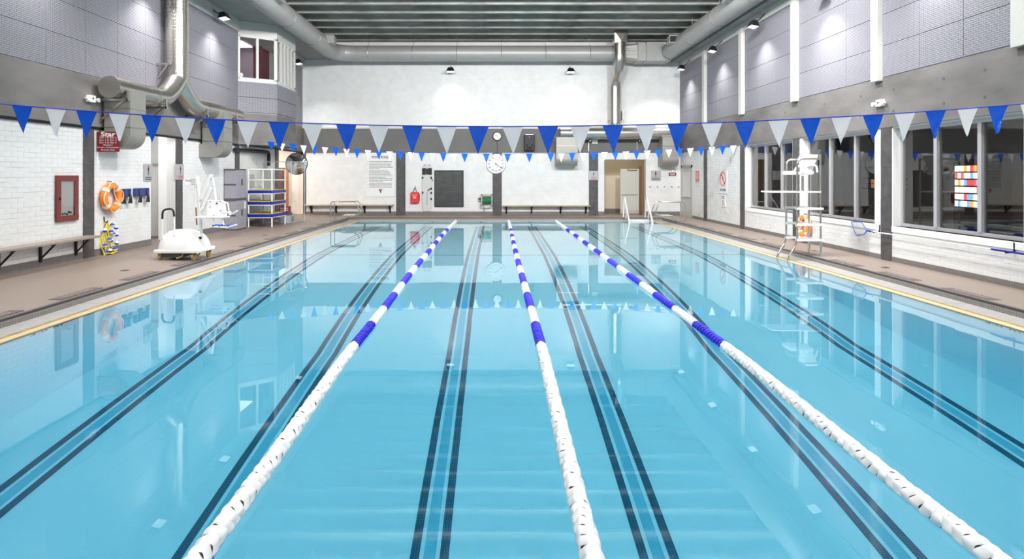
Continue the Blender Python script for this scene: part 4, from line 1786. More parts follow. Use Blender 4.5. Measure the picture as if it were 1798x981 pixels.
# pace clock
cx_, cz_, R = FX(871), FZ(288), .475
t = thing('pace_clock', 'big round white pace clock with numbers at the top of the middle dark pier', 'clock', (cx_, YF - .1, cz_ - R))
mb = MB()
mb.lathe([(R, 0), (R, -.05), (R - .02, -.075), (R - .025, -.06), (.0, -.06)], (cx_, YF - .045, cz_), 'Y', 48)
mb.build('face', M_CLOCK, t, smooth=True)
q = MB()
for i in range(12):
    a = PI / 2 - i * PI / 6
    text(q, str(i * 5 if i else 60), .13, (cx_ + (R - .13) * math.cos(a), YF - .107, cz_ + (R - .13) * math.sin(a)), (1, 0, 0), (0, 0, 1))
for i in range(60):
    a = i * PI / 30
    q.tube([(cx_ + (R - .045) * math.cos(a), YF - .106, cz_ + (R - .045) * math.sin(a)), (cx_ + (R - .03) * math.cos(a), YF - .106, cz_ + (R - .03) * math.sin(a))], .003, 4)
q.build('numerals', M_INK, t)
q = MB()
an = math.radians(-36)
c, s = math.cos(an), math.sin(an)
def hp(r, w):
    return (cx_ + r * c - w * s, cz_ + r * s + w * c)
q.prism([hp(-.08, -.014), hp(.3, -.006), hp(.3, .006), hp(-.08, .014)], YF - .118, YF - .112, 'Y')
q.prism([hp(.28, -.03), hp(.4, 0), hp(.28, .03)], YF - .118, YF - .112, 'Y')
q.lathe([(.03, 0), (.03, -.02)], (cx_, YF - .104, cz_), 'Y', 12)
q.build('hand', M_BLACK, t)
# small wall clock
cx_, cz_, R = FX(873), FZ(239.3), .22
t = thing('wall_clock', 'small round wall clock with dark rim on the grey band above the pace clock', 'clock', (cx_, YF - .08, cz_ - R))
mb = MB()
mb.lathe([(R, 0), (R, -.06), (R - .015, -.075), (R - .035, -.06), (R - .035, -.02)], (cx_, YF - .045, cz_), 'Y', 32)
mb.build('rim', M_BLKM, t, smooth=True)
mb = MB()
mb.lathe([(R - .035, 0), (R - .035, -.012)], (cx_, YF - .09, cz_), 'Y', 32)
mb.build('face', M_CLOCK, t)
q = MB()
for i in range(12):
    a = i * PI / 6
    q.tube([(cx_ + .14 * math.cos(a), YF - .104, cz_ + .14 * math.sin(a)), (cx_ + .165 * math.cos(a), YF - .104, cz_ + .165 * math.sin(a))], .006, 4)
q.tube([(cx_, YF - .106, cz_), (cx_ - .09, YF - .106, cz_ + .05)], .009, 5)
q.tube([(cx_ - .03, YF - .107, cz_ + .04), (cx_ + .06, YF - .107, cz_ - .12)], .006, 5)
q.build('hands', M_INK, t)
mb = MB()
mb.tube([(cx_, YF - .06, cz_ - R), (cx_ + .01, YF - .05, cz_ - R - .4), (cx_ - .02, YF - .05, FZ(272))], .008, 6)
mb.build('cable', M_BLKM, t)
# speaker
x0, x1, z0, z1 = FX(920), FX(938), FZ(264.5), FZ(237.5)
t = thing('wall_speaker', 'black loudspeaker mounted on the grey band right of the wall clock', 'speaker', ((x0 + x1) / 2, YF - .2, z0))
mb = MB()
mb.box(x0, x1, YF - .34, YF - .06, z0, z1)
mb.build('cabinet', mat('speaker_black', (.012, .013, .02), .5), t, bevel=.03)
mb = MB()
mb.box(x0 + .06, x1 - .06, YF - .3, YF - .04, z1, z1 + .04)
mb.build('bracket', M_GALV, t)
mb = MB()
mb.lathe([(.03, 0), (.03, -.01)], ((x0 + x1) / 2, YF - .338, z1 - .1), 'Y', 12)
mb.build('logo_badge', mat('red_badge', (.8, .08, .03), .4, emit=(.9, .1, .03), emit_s=.4), t)
mb = MB()
for s in (-1, 1):
    mb.lathe([(.05, 0), (.05, -.012), (.03, -.005)], ((x0 + x1) / 2 + s * .13, YF - .338, z0 + .26), 'Y', 14)
mb.box(x0 + .12, x1 - .12, YF - .345, YF - .338, z0 + .06, z0 + .18)
mb.build('driver', M_DARK, t)
mb = MB()
mb.box(FX(1039), FX(1049), YF - .07, YF - .04, FZ(252), FZ(245.5))
tag(mb.build('wall_box', M_SIGNW, org=(FX(1044), YF - .05, FZ(252))), 'small white label plate on the grey band under the far duct', 'sign')

# ------------------------------------------------------------------ emergency lights
for lb, P, a, z in (('white twin emergency light on the left concrete beam before the duct', PL, LY(156, XL + .04), SZ(173.5, LY(156, XL + .04))),
                    ('white twin emergency light on the right concrete beam above the windows', PR, LY(1549, XR - .04), SZ(181, LY(1549, XR - .04)))):
    t = thing('emergency_light', lb, 'emergency light', P(a, z - .1, .04))
    m = MB()
    pbox(m, P, a - .1, a + .1, z - .08, z + .08, .04, .14)
    m.build('case', M_WPL, t, bevel=.01)
    for s in (-1, 1):
        m = MB()
        c = Vector(P(a + s * (.02), z - .02, .19))
        sgn = 1 if P is PL else -1
        m.lathe([(.03, 0), (.055, sgn * .08), (.05, sgn * .085)], Vector(P(a + s * .17, z - .01, .08)), 'X', 14)
        m.tube([P(a + s * .1, z, .1), P(a + s * .17, z, .1)], .012, 6)
        m.build('lamp_head', M_WPL, t, smooth=True)
    m = MB()
    m.lathe([(.025, -.004), (.025, .004)], P(a, z + .01, .143), 'X', 12)
    m.build('test_button', M_BLACK, t)

# ------------------------------------------------------------------ left wall fittings
y0, y1, z0, z1 = 12.57, 13.22, 1.09, 2.09
t = thing('fire_cabinet', 'maroon framed fire cabinet with glass door on the left brick wall', 'cabinet', (XL, (y0 + y1) / 2, z0))
mb = MB()
pbox(mb, PL, y0 + .05, y1 - .05, z0 + .05, z1 - .05, .013, .03)
mb.build('back', mat('cabinet_inside', (.55, .55, .52), .5), t)
mb = MB()
for (a, b, c, d) in ((y0, y1, z0, z0 + .12), (y0, y1, z1 - .12, z1), (y0, y0 + .12, z0 + .12, z1 - .12), (y1 - .12, y1, z0 + .12, z1 - .12)):
    pbox(mb, PL, a, b, c, d, .013, .07)
mb.build('door_frame', M_MAR, t, bevel=.006)
mb = MB()
pbox(mb, PL, y0 + .1, y1 - .1, z0 + .1, z1 - .1, .055, .06)
mb.build('pane', M_GLASS, t)
mb = MB()
pbox(mb, PL, y0 + .05, y0 + .08, 1.56, 1.62, .07, .09)
mb.build('latch', M_BLKM, t)
mb = MB()
rr = random.Random(4)
for k in range(5):
    mb.ball(PL(y0 + .2 + k * .06, z0 + .15 + rr.uniform(0, .05), .036), .018 + rr.uniform(0, .012), 8)
mb.build('hose_coil', M_BLACK, t)


def ring_buoy(label, P, a, z, R, r, parts=True):
    t = thing('ring_buoy', label, 'ring buoy', P(a, z - R - r, .1))
    m = MB()
    m.torus(P(a, z, r + .03), R, r, 'X', 40, 14)
    m.build('ring', M_ORANGE, t, smooth=True)
    for an in (.9, 2.5 + .0, 3.9, 5.5):
        m = MB()
        m.torus(P(a, z, r + .03), R, r + .004, 'X', 5, 14, an - .14, an + .14)
        m.build('band', M_ROPEW, t, smooth=True)
    m = MB()
    pts = []
    for k in range(48):
        an = 2 * PI * k / 48
        rad = R + r * .75 + .035 * math.sin(an * 4 + 1)
        pts.append(P(a + rad * math.cos(an), z + rad * math.sin(an), r + .09))
    m.tube(pts, .01, 6, closed=True)
    m.tube([P(a - .05, z + R, r * 2 + .05), P(a + .02, z + .1, r + .08), P(a + .12, z - .02, r + .06), P(a + .18, z - R * .7, r * 2 + .04)], .009, 6)
    m.build('grab_line', M_ROPEW, t, smooth=True)
    m = MB()
    m.tube([P(a, z + R + r + .03, .02), P(a, z + R + r + .03, .1), P(a, z + R - r - .02, .12)], .012, 6)
    m.build('hook', M_BLKM, t)
    return t


ring_buoy('orange ring buoy with white rope hung on the left wall beside the dark pier', PL, 14.28, SZ(346.5, 14.28), .275, .082)
ring_buoy('orange ring buoy on the right wall behind the lifeguard chair', PR, 17.15, .60, .26, .075)
for lb, ya_, yb_ in (('dark blue rack board with black straps, just right of the orange ring buoy', LY(204.5), LY(224.5)), ('dark blue rack board with black straps, left of the grey changeroom sign', LY(232.5), LY(256.5))):
    t = thing('strap_rack', lb, 'rack', PL((ya_ + yb_) / 2, 1.5, .02))
    m = MB()
    pbox(m, PL, ya_, yb_, 1.545, 1.75, .014, .09)
    m.build('board', M_RACK, t, bevel=.008)
    for f in (.22, .8):
        y = ya_ + (yb_ - ya_) * f
        m = MB()
        for k in range(4):
            dy = (k - 1.5) * .022
            m.tube([PL(y, 1.70, .10), PL(y + dy * .6, 1.55, .13), PL(y + dy * 2.0, 1.38, .12)], .017, 6)
        m.tube([PL(y, 1.72, .09), PL(y, 1.72, .14)], .012, 6)
        m.build('black_strap', M_BLACK, t)
# bundle of float line
t = thing('float_line_bundle', 'hanging bundle of yellow rope with blue and white ball floats', 'float line', (XL + .12, 14.2, .2))
mb = MB()
rr = random.Random(11)
for k in range(9):
    yb = 14.02 + k * .045
    pts = []
    for j in range(9):
        u = j / 8
        pts.append(PL(14.2 + (yb - 14.2) * min(1, u * 2.2) + rr.uniform(-.02, .02), .98 - u * .80, .06 + .05 * math.sin(k + j) * min(1, u * 2)))
    mb.tube(pts, .012, 6)
for k in range(5):
    mb.tube([PL(14.02 + rr.uniform(0, .1), .2 + k * .01, .06 + k * .03), PL(14.2, .2, .1 + .02 * k), PL(14.4, .2 + k * .01, .05 + k * .03)], .012, 6)
mb.build('rope', M_YROPE, t, smooth=True)
mb = MB()
mb.tube([PL(14.15, 1.1, .014), PL(14.15, .98, .03), PL(14.15, .95, .09), PL(14.15, 1.0, .1)], .012, 6)
mb.build('hook', M_BLKM, t)
spots = [(14.06, .78), (14.24, .72), (14.38, .82), (14.36, .66), (14.44, .64), (14.13, .55), (14.28, .52), (14.02, .42), (14.4, .44), (14.08, .24), (14.2, .28), (14.33, .3), (14.45, .27), (14.28, .88)]
for i, (y, z) in enumerate(spots):
    r = .052
    c = PL(y, z, .1 + .03 * (i % 3))
    m = MB()
    h = 6
    m.ball(c, r, 12)
    for fi, f in enumerate(m.f):
        zz = sum(m.v[v][2] for v in f) / len(f)
        m.mi[fi] = 1 if (zz > c[2]) == (i % 2 == 0) else 0
    m.build('ball_float', [M_BBALL, M_FLW], t, smooth=True)

# ------------------------------------------------------------------ black pipe and switch by the glass screen
t = thing('black_pipe', 'black bent vent pipe on the left wall above the grey locker', 'pipe', (XL + .1, 22, 2.5))
mb = MB()
yA, yB = LY(406), LY(467)
mb.tube(fillet([PL(yA, SZ(262.5, yA), .12), PL(yB, SZ(267.5, yB), .12), PL(yB, SZ(291, yB), .12)], .12, 4), .07, 12)
mb.build('pipe', M_BLACK, t, smooth=True)
mb = MB()
for y in (yA + .3, yB - .4):
    mb.box(XL + .01, XL + .12, y, y + .05, SZ(265, y) - .02, SZ(265, y) + .02)
mb.build('clip', M_BLKM, t)
y = LY(440)
mb = MB()
pbox(mb, PL, LY(437), LY(445), SZ(328, y), SZ(306, y), .013, .04)
tag(mb.build('notice_plate', M_SIGNG, org=PL(y, SZ(328, y), .013)), 'plain grey notice plate on the left wall behind the white rails', 'sign')

# ------------------------------------------------------------------ storage locker
def locker(label, z0):
    X0, X1, Y0, Y1 = -9.37, -8.95, 20.4, 21.24
    t = thing('storage_locker', label, 'locker', ((X0 + X1) / 2, (Y0 + Y1) / 2, z0), 'stacked grey plastic lockers')
    m = MB()
    m.box(X0, X1 - .02, Y0, Y1, z0 + .03, z0 + 1.06)
    m.build('body', M_GREYP, t, bevel=.01)
    for z in (z0, z0 + .50, z0 + 1.02):
        m = MB()
        m.box(X0 - .0, X1 - .015, Y0 - .012, Y1 + .006, z, z + .055)
        m.build('dark_band', M_GREYD, t, bevel=.005)
    for ya_, yb_ in ((Y0 + .01, (Y0 + Y1) / 2 - .004), ((Y0 + Y1) / 2 + .004, Y1 - .01)):
        m = MB()
        m.box(X1 - .02, X1 + .01, ya_, yb_, z0 + .05, z0 + 1.03)
        d = m.build('door', M_GREYP, t, bevel=.008)
        m = MB()
        yy = (Y0 + Y1) / 2 + (-.05 if ya_ < 20.6 else .03)
        m.box(X1 + .01, X1 + .03, yy, yy + .025, z0 + .5, z0 + .72)
        m.build('handle', M_GREYD, d)
    return t


locker('lower grey plastic locker standing on the deck beside the stacked platforms', .17)
locker('upper grey plastic locker stacked on the lower one by the left wall', 1.235)
mb = MB()
mb.box(-8.938, -8.93, 21.02, 21.14, .9, 1.15)
tag(mb.build('paper_notice', M_SIGNW, org=(-8.935, 21.08, .9)), 'small white paper notice taped to the lower grey locker', 'notice')

# ------------------------------------------------------------------ stacked teaching platforms
PXa, PXb, PYa, PYb = -9.1, -8.2, 21.7, 23.1
M_RAILW = mat('white_rail', (.76, .75, .70), .3)


def platform(label, ztop, zbase, rails=False):
    t = thing('teaching_platform', label, 'platform', ((PXa + PXb) / 2, (PYa + PYb) / 2, zbase), 'stacked teaching platforms')
    m = MB()
    m.box(PXa, PXb, PYa, PYb, ztop - .13, ztop - .02)
    m.build('blue_rim', M_DBLUE, t, bevel=.008)
    m = MB()
    m.box(PXa + .03, PXb - .03, PYa + .03, PYb - .03, ztop - .03, ztop)
    m.build('yellow_mat', M_YMAT, t)
    m = MB()
    for (a, b, c, d) in ((PXa - .015, PXb + .015, PYa - .015, PYa + .03), (PXa - .015, PXb + .015, PYb - .03, PYb + .015),
                         (PXb - .03, PXb + .015, PYa, PYb), (PXa - .015, PXa + .03, PYa, PYb)):
        m.box(a, b, c, d, ztop - .155, ztop - .13)
    m.build('edge_tube', M_RAILW, t)
    for x in (PXa + .02, PXb - .02):
        for y in (PYa + .02, PYb - .02):
            m = MB()
            m.tube([(x, y, ztop - .15), (x, y, zbase)], .028, 10)
            m.build('leg', M_RAILW, t, smooth=True)
    if rails:
        for x, y in ((PXa + .02, PYa + .02), (PXb - .02, PYa + .02), (PXb - .02, PYb - .02), (PXa + .02, PYb - .02)):
            m = MB()
            m.tube([(x, y, ztop - .02), (x, y, ztop + .75)], .026, 10)
            m.build('rail_post', M_RAILW, t, smooth=True)
        for z in (ztop + .36, ztop + .75):
            for p, q in (((PXa + .02, PYa + .02), (PXb - .02, PYa + .02)), ((PXb - .02, PYa + .02), (PXb - .02, PYb - .02)), ((PXb - .02, PYb - .02), (PXa + .02, PYb - .02))):
                m = MB()
                m.tube([(*p, z), (*q, z)], .024, 10)
                m.build('rail', M_RAILW, t, smooth=True)


platform('lowest blue and yellow teaching platform of the stack, standing on the deck', .67, .17)
platform('middle blue and yellow teaching platform of the stack of three', 1.13, .67)
platform('top blue and yellow teaching platform, with white guard rails', 1.55, 1.13, True)
# things behind the platforms
t = thing('red_crate', 'dark red crate with white lettering behind the stacked platforms', 'crate', (-8.35, 23.55, .66))
mb = MB()
mb.box(-8.55, -8.2, 23.4, 23.7, .60, .85)
mb.build('crate', M_RED, t, bevel=.01)
q = MB()
for zz in (.78, .70):
    for k in range(4):
        q.box(-8.52 + k * .08, -8.46 + k * .08, 23.394, 23.4, zz - .02, zz + .02)
q.build('print', M_WINK, t)
t = thing('storage_box', 'grey plastic box on the deck behind the lowest platform', 'box', (-8.38, 23.55, .16))
mb = MB()
mb.box(-8.58, -8.18, 23.38, 23.75, .165, .5)
mb.build('box', mat('grey_box', (.4, .38, .45), .4), t, bevel=.02)
mb = MB()
mb.box(-8.6, -8.16, 23.36, 23.77, .5, .6)
mb.build('lid', M_GREYD, t, bevel=.02)
mb = MB()
mb.ball((-8.5, 24.5, .165 + .14), .14, 20)
tag(mb.build('green_ball', mat('green_ball', (.03, .45, .22), .4), org=(-8.5, 24.5, .165), smooth=True), 'green ball on the deck seen through the glass screen', 'ball')

# ------------------------------------------------------------------ glass screen
t = thing('glass_screen', 'frameless clear glass screen with metal edges beside the stacked platforms', 'glass screen', (-8.6, 23.9, .16))
gz0, gz1 = .20, 2.62
for p, q in (((-9.35, 23.85), (-8.25, 23.85)), ((-8.25, 23.85), (-8.05, 24.9))):
    p, q = Vector(p), Vector(q)
    tt = (q - p).normalized()
    nn = Vector((-tt.y, tt.x)) * .006
    m = MB()
    m.prism([(p + nn)[:], (q + nn)[:], (q - nn)[:], (p - nn)[:]], gz0, gz1, 'Z')
    m.build('pane', M_GLASS, t)
    for z in (gz0 - .035, gz1):
        m = MB()
        m.tube([(p.x, p.y, z + .015), (q.x, q.y, z + .015)], .017, 6)
        m.build('edge_rail', M_ALU, t)
for x, y in ((-8.25, 23.85), (-8.05, 24.9)):
    m = MB()
    m.tube([(x, y, .13), (x, y, gz1 + .02)], .02, 8)
    m.build('post', M_ALU, t)
# convex mirror
t = thing('convex_mirror', 'round convex safety mirror with dark rim in the far left corner', 'mirror', (-8.53, 25.35, 2.1))
cm = (-8.53, 25.35, 2.58)
mb = MB()
R = .465
prof = [(R, 0)]
for i in range(1, 9):
    a = i / 8
    prof.append((R * (1 - a), -.10 * (1 - (1 - a) ** 2)))
prof[-1] = (.001, -.10)
mb.lathe(prof, cm, 'Y', 40)
mb.build('mirror_face', mat('mirror', (.9, .9, .9), .02, 1.0), t, smooth=True)
mb = MB()
mb.torus(cm, R, .016, 'Y', 48, 8)
mb.build('rim', M_BLKM, t, smooth=True)
mb = MB()
mb.tube(fillet([(cm[0], cm[1] + .01, cm[2]), (cm[0], cm[1] + .2, cm[2]), (cm[0] - .1, cm[1] + .2, 3.3), (XL + .02, cm[1] + .2, 3.5)], .1, 3), .02, 8)
mb.build('arm', M_BLKM, t)

# ------------------------------------------------------------------ pool lift
t = thing('pool_lift', 'white wheeled pool lift with hanging seat parked at the left pool edge', 'pool lift', (-7.3, 13.95, .14))
LX0, LX1, LY0_, LY1_ = -7.83, -6.80, 13.5, 14.35
mb = MB()
mb.box(LX0, LX1, LY0_, LY1_, .30, .38)
mb.build('base_rim', M_WPL, t, bevel=.02)
# dome: lofted rounded rectangles
mb = MB()
n = 40
rings = []
for i, (u, z) in enumerate(((.985, .38), (.96, .45), (.90, .56), (.80, .66), (.66, .74), (.48, .79), (.25, .815), (.02, .82))):
    cxm = (LX0 + LX1) / 2 - (1 - u) * .12
    cym = (LY0_ + LY1_) / 2
    ring = []
    for k in range(n):
        a = 2 * PI * k / n
        c, s = math.cos(a), math.sin(a)
        e = .5
        xx = math.copysign(abs(c) ** e, c) * (LX1 - LX0) / 2 * u
        yy = math.copysign(abs(s) ** e, s) * (LY1_ - LY0_) / 2 * u
        ring.append((cxm + xx, cym + yy, z))
    rings.append(ring)
vs = [v for r in rings for v in r]
fs = []
for i in range(len(rings) - 1):
    for k in range(n):
        fs.append((i * n + k, i * n + (k + 1) % n, (i + 1) * n + (k + 1) % n, (i + 1) * n + k))
fs.append(tuple((len(rings) - 1) * n + k for k in range(n)))
fs.append(tuple(range(n - 1, -1, -1)))
mb.add(vs, fs)
mb.build('base_cover', M_WPL, t, smooth=True)
mb = MB()
mb.box(-7.68, -7.25, 13.6, 14.2, .19, .30)
mb.build('battery_tray', M_GREYD, t)
for i, (x, y) in enumerate(((-7.72, 13.6), (-6.95, 13.6), (-6.90, 14.2), (-7.72, 14.2))):
    m = MB()
    m.lathe([(.03, -.025), (.085 if i in (1, 2) else .06, -.02), (.085 if i in (1, 2) else .06, .02), (.03, .025)], (x, y, deck_z(x) + (.085 if i in (1, 2) else .06)), 'X', 20)
    o = m.build('caster_wheel', M_TANC, t, smooth=True)
    m = MB()
    zz = deck_z(x)
    for s in (-1, 1):
        m.box(x + s * .035 - .005, x + s * .035 + .005, y - .03, y + .05, zz + .05, .30)
    m.box(x - .04, x + .04, y - .03, y + .05, .26, .31)
    m.build('fork', M_TANC, o)
for x, y in ((-7.2, 13.62), (-6.98, 13.98)):
    m = MB()
    m.tube([(x, y, .30), (x - .02, y - .03, .22), (x - .12, y - .08, .18)], .022, 8)
    m.build('stabiliser_foot', M_TANC, t)


def V(px, py, Y=13.9):
    return Vector(((px - 869) * Y / K, Y, SZ(py, Y)))


mb = MB()
mb.tube([V(354, 419), V(350, 350), V(346.5, 309)], .036, 12)
mb.build('mast', M_WPL, t, smooth=True)
mb = MB()
mb.ball(V(356, 418) - Vector((0, .12, -.02)), .035, 10, 1.2, .5, 1)
mb.build('mast_slot', M_BLACK, t)
mb = MB()
p = V(342, 320)
mb.box(p.x - .06, p.x + .06, p.y - .06, p.y + .06, p.z - .06, p.z + .11)
p = V(333, 316)
mb.box(p.x - .09, p.x + .06, p.y - .04, p.y + .04, p.z - .03, p.z + .03)
mb.build('control_head', mat('pale_grey_plastic', (.6, .6, .58), .4), t, bevel=.015)
mb = MB()
mb.tube([V(343, 326), V(344, 364)], .022, 10)
mb.build('actuator', M_WPL, t, smooth=True)
mb = MB()
mb.tube([V(344, 362), V(345.5, 395)], .017, 10)
mb.build('actuator_rod', mat('bronze_rod', (.35, .22, .12), .35, .7), t, smooth=True)
mb = MB()
for a, b in (((352.5, 352), (371, 307)), ((354, 371), (372, 330))):
    pa, pb = V(*a), V(*b)
    dv = (pb - pa).normalized()
    nr = Vector((-dv.z, 0, dv.x)) * .033
    for s in (-.05, .0):
        y_ = Vector((0, s, 0))
        mb.add([pa + nr + y_, pb + nr + y_, pb - nr + y_, pa - nr + y_, pa + nr + y_ + Vector((0, .03, 0)), pb + nr + y_ + Vector((0, .03, 0)), pb - nr + y_ + Vector((0, .03, 0)), pa - nr + y_ + Vector((0, .03, 0))],
               [(0, 1, 2, 3), (7, 6, 5, 4), (0, 4, 5, 1), (1, 5, 6, 2), (2, 6, 7, 3), (3, 7, 4, 0)])
mb.build('lift_arm', M_WPL, t, bevel=.008)
mb = MB()
mb.tube([V(352, 357), V(360, 340), V(367, 318), V(372, 307), V(376, 330), V(380, 360), V(383, 384)], .027, 10)
mb.build('hanger_arm', M_WPL, t, smooth=True)
# seat
mb = MB()
bp_ = [V(367, 351), V(394, 351), V(398, 355), V(401, 377), V(401, 380), V(366, 380)]
mb.prism([(v.x, v.z) for v in bp_], 13.80, 13.84, 'Y')
mb.build('seat_back', M_WPL, t, bevel=.015)
mb = MB()
a, b = V(356, 379), V(406, 379)
mb.box(a.x, b.x, 13.50, 13.84, a.z - .03, a.z + .01)
mb.build('seat', M_WPL, t, bevel=.012)
mb = MB()
mb.tube(fillet([V(394, 376, 13.7), V(391, 354, 13.7), V(400, 356, 13.7), V(403, 378, 13.7), V(417, 370, 13.6)], .05, 3), .016, 8)
mb.build('arm_rest', M_WPL, t, smooth=True)
mb = MB()
mb.box(V(402, 0).x, V(417, 0).x, 13.5, 13.6, SZ(373, 13.6) - .015, SZ(373, 13.6) + .02)
mb.build('seat_paddle', M_WPL, t, bevel=.01)
mb = MB()
for a, b in (((374, 380), (376, 396)), ((390, 380), (393, 395))):
    mb.tube([V(*a, 13.6), V(*b, 13.55)], .017, 8)
for y in (13.42, 13.58):
    mb.tube([V(370, 398, y), V(400, 399, y), V(416, 394, y)], .018, 8)
mb.build('foot_rest', M_WPL, t, smooth=True)
mb = MB()
for px in (378, 388, 404):
    p = V(px, 396, 13.5)
    mb.box(p.x - .03, p.x + .03, 13.4, 13.6, p.z - .0, p.z + .025)
mb.build('blue_strap', mat('strap_blue', (.02, .08, .6), .5), t)
mb = MB()
for px, py in ((353, 351), (352, 362), (355, 369), (374, 310), (376, 327), (369, 354), (369, 363), (387, 353), (387, 370), (375, 378), (357, 379)):
    mb.ball(V(px, py, 13.79 if px > 360 else 13.85), .011, 8)
mb.build('bolt', M_BLKM, t)
mb = MB()
mb.ball(V(380.5, 357, 13.79), .02, 8)
mb.build('knob', M_BLACK, t)
mb = MB()
mb.tube([V(285, 418, 13.6), V(285, 384, 13.6)], .02, 8)
mb.tube([V(306, 414, 13.6), V(306, 380, 13.6)], .02, 8)
mb.build('push_handle', M_WPL, t, smooth=True)
mb = MB()
mb.tube(fillet([V(285, 384, 13.6), V(285.5, 368, 13.6), V(304, 366, 13.6), V(306, 380, 13.6)], .1, 5), .023, 10)
mb.build('black_grip', M_BLACK, t, smooth=True)
mb = MB()
mb.tube(fillet([V(292, 368, 13.6), V(297, 378, 13.58), V(296, 398, 13.58), V(294, 411, 13.6)], .1, 4), .006, 6)
mb.build('cord', M_ROPEW, t)

# ------------------------------------------------------------------ lifeguard chair
t = thing('lifeguard_chair', 'tall stainless lifeguard chair with white treads and seat at the right pool edge', 'lifeguard chair', (7.6, 14.6, .12))
YA, YB = 14.33, 14.87
XFc, XRc = 7.35, 7.92
for y in (YA, YB):
    m = MB()
    m.tube(fillet([(7.12, y, .02), (7.15, y, .12), (XFc, y, .44), (XFc, y, 2.49), (XRc - .01, y, 2.49)], .16, 7), .024, 12)
    m.build('front_rail', M_STEEL, t, smooth=True)
    m = MB()
    m.tube([(XRc, y, .12), (XRc, y, 2.60 if y == YA else 2.52)], .026, 12)
    m.build('rear_post', M_STEEL, t, smooth=True)
    m = MB()
    m.lathe([(.055, 0), (.055, .012), (.03, .016)], (XRc, y, .12), 'Z', 16)
    m.build('foot_plate', M_STEEL, t)
for i, z in enumerate((.52, .89, 1.28)):
    m = MB()
    m.box(XFc - .02, XRc + .05, YA - .05, YA + .06, z - .03, z + .025)
    m.box(XFc - .02, XRc - .05, YB - .06, YB + .05, z - .03, z + .025)
    m.box(XFc + .38, XRc, YA, YB, z - .02, z + .02)
    m.build('tread', M_WPL, t, bevel=.006)
m = MB()
m.box(6.72, XRc + .0, YA - .03, YB + .03, 1.665, 1.70)
m.build('foot_board', M_WPL, t, bevel=.006)
m = MB()
m.tube([(7.62, 14.6, 1.7), (7.62, 14.6, 2.08)], .03, 12)
m.tube([(7.70, 14.75, 1.7), (7.70, 14.75, 2.08)], .016, 8)
m.build('seat_post', M_STEEL, t, smooth=True)
m = MB()
m.prism([(7.20, 2.14), (7.24, 2.10), (7.75, 2.10), (7.80, 2.14), (7.78, 2.2), (7.5, 2.155), (7.24, 2.20)], 14.38, 14.82, 'Y')
m.build('seat_pan', M_WPL, t, bevel=.02)
m = MB()
m.prism([(7.68, 2.16), (7.76, 2.16), (7.92, 2.57), (7.90, 2.60), (7.64, 2.60), (7.58, 2.5)], 14.42, 14.78, 'Y')
m.build('seat_back', M_WPL, t, bevel=.03)
for y in (14.37, 14.81):
    m = MB()
    m.tube(fillet([(7.5, y, 2.16), (7.6, y, 2.32), (7.84, y, 2.34), (7.86, y, 2.16)], .08, 4), .026, 10)
    m.build('arm_rest', M_WPL, t, smooth=True)

# ------------------------------------------------------------------ skimmer net and poles
t = thing('skimmer_net', 'blue framed skimmer net on a long white pole hung along the right wall', 'net', (8.98, 12.5, .7))
mb = MB()
yN = 14.25
xq = 8.96
fr = [(xq, 14.2, .76), (xq, 14.3, .66), (xq, 14.62, .60), (xq, 14.72, .74), (xq, 14.82, .93), (xq, 14.4, .95), (xq, 14.28, .84)]
mb.tube(fillet([fr[0]] + fr[1:] + [fr[0]], .05, 3), .012, 6)
mb.build('net_frame', mat('net_blue', (.03, .12, .5), .4), t)
mb = MB()
for i in range(26):
    zz = .60 + i * .0145
    def span(c, ax):
        hit = []
        for a_, b_ in zip(fr, fr[1:] + fr[:1]):
            if (a_[ax] - c) * (b_[ax] - c) < 0:
                u = (c - a_[ax]) / (b_[ax] - a_[ax])
                hit.append(a_[3 - ax] + (b_[3 - ax] - a_[3 - ax]) * u)
        return sorted(hit)
    h_ = span(zz, 2)
    if len(h_) >= 2:
        mb.tube([(xq, h_[0], zz), (xq - .03, (h_[0] + h_[-1]) / 2, zz), (xq, h_[-1], zz)], .0014, 4)
    yy_ = 14.21 + i * .024
    h_ = span(yy_, 1)
    if len(h_) >= 2:
        mb.tube([(xq, yy_, h_[0]), (xq - .03, yy_, (h_[0] + h_[-1]) / 2), (xq, yy_, h_[-1])], .0014, 4)
mb.build('mesh', mat('net_mesh', (.5, .52, .53), .7), t)
mb = MB()
mb.tube([(xq, 14.22, .755), (xq, 10.62, .76)], .014, 8)
mb.build('pole', M_WPL, t, smooth=True)
mb = MB()
mb.tube([(xq, 10.64, .76), (xq, 8.4, .76)], .018, 8)
mb.build('grip', M_DBLUE, t, smooth=True)
mb = MB()
mb.tube([(xq, 14.22, .755), (xq, 14.0, .755)], .018, 8)
mb.build('grip', M_DBLUE, t, smooth=True)
for y in (13.92, 10.31):
    m = MB()
    m.box(XR - .02, XR - .012, y - .015, y + .015, .74, .92)
    m.tube([(XR - .015, y, .80), (XR - .06, y, .74), (xq - .03, y, .735), (xq - .04, y, .78)], .01, 6)
    tag(m.build('pole_hook', M_BLACK, org=(XR, y, .74)), 'black wall hook carrying the net pole, ' + ('next to the net' if y > 12 else 'under the nearest window'), 'hook')

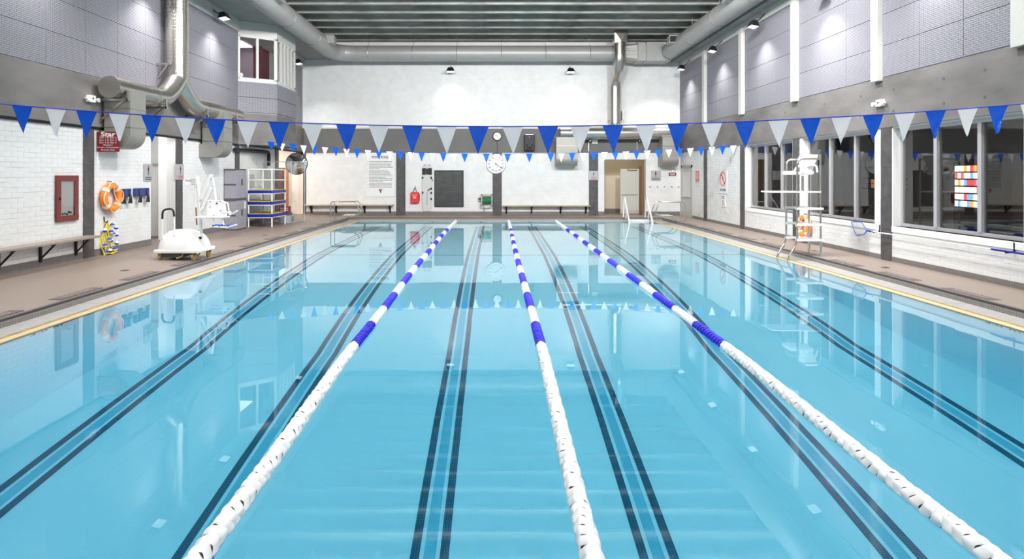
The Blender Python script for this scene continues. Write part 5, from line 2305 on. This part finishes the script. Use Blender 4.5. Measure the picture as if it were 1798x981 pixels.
# ------------------------------------------------------------------ pool ladder and grab-rail steps
t = thing('pool_ladder', 'white tube pool ladder at the far right corner of the pool', 'ladder', (6.45, 26.6, 0))
for x in (5.98, 7.0):
    m = MB()
    m.tube(fillet([(x, 27.45, .12), (x, 27.3, 1.02), (x, 27.12, 1.08), (x - .04, 26.9, .95), (x - .1, 25.7, -.05), (x - .1, 25.6, -.9)], .12, 5), .03, 12)
    m.build('rail', M_WPL, t, smooth=True)
    m = MB()
    m.tube(fillet([(x, 26.9, .12), (x, 26.75, .5), (x - .03, 26.3, .2), (x - .06, 26.0, -.1)], .1, 4), .028, 10)
    m.build('lower_rail', M_WPL, t, smooth=True)
m = MB()
m.box(6.05, 6.95, 26.55, 26.75, -.06, .08)
m.build('top_step', M_WPL, t, bevel=.01)
for k in range(2):
    m = MB()
    m.box(6.0, 6.85, 26.0 - .25 * k, 26.2 - .25 * k, -.4 - .3 * k, -.36 - .3 * k)
    m.build('step', M_WPL, t)


def grab_steps(label, xb, s, ya_, yb_):
    """stainless hoops carrying two flat platforms; s = +1 reaches towards +x"""
    zb = deck_z(xb)
    t = thing('entry_steps', label, 'steps', (xb + s * .5, (ya_ + yb_) / 2, zb))
    for y in (ya_, yb_):
        m = MB()
        m.tube(fillet([(xb, y, zb), (xb, y, .96), (xb + s * 1.08, y, .96), (xb + s * 1.24, y, .52), (xb + s * 1.05, y, .37), (xb + s * .45, y, .36), (xb + s * .27, y, zb)], .13, 6), .023, 10)
        m.build('hoop', M_STEEL, t, smooth=True)
        for xx in (xb, xb + s * .27):
            m = MB()
            m.lathe([(.05, 0), (.05, .01), (.03, .014)], (xx, y, zb), 'Z', 14)
            m.build('foot_plate', M_STEEL, t)
    for (u0, u1, z) in ((.22, .98, .955), (.5, 1.0, .375)):
        m = MB()
        a, b = sorted((xb + s * u0, xb + s * u1))
        m.box(a, b, ya_, yb_, z, z + .03)
        m.build('platform', mat('brushed_tread', (.62, .61, .58), .35, .6), t, bevel=.005)


grab_steps('stainless grab-rail steps at the far left corner of the pool', -6.98, 1, 25.05, 25.65)
grab_steps('stainless grab-rail steps at the far right, beside the white ladder', 7.97, -1, 24.75, 25.3)
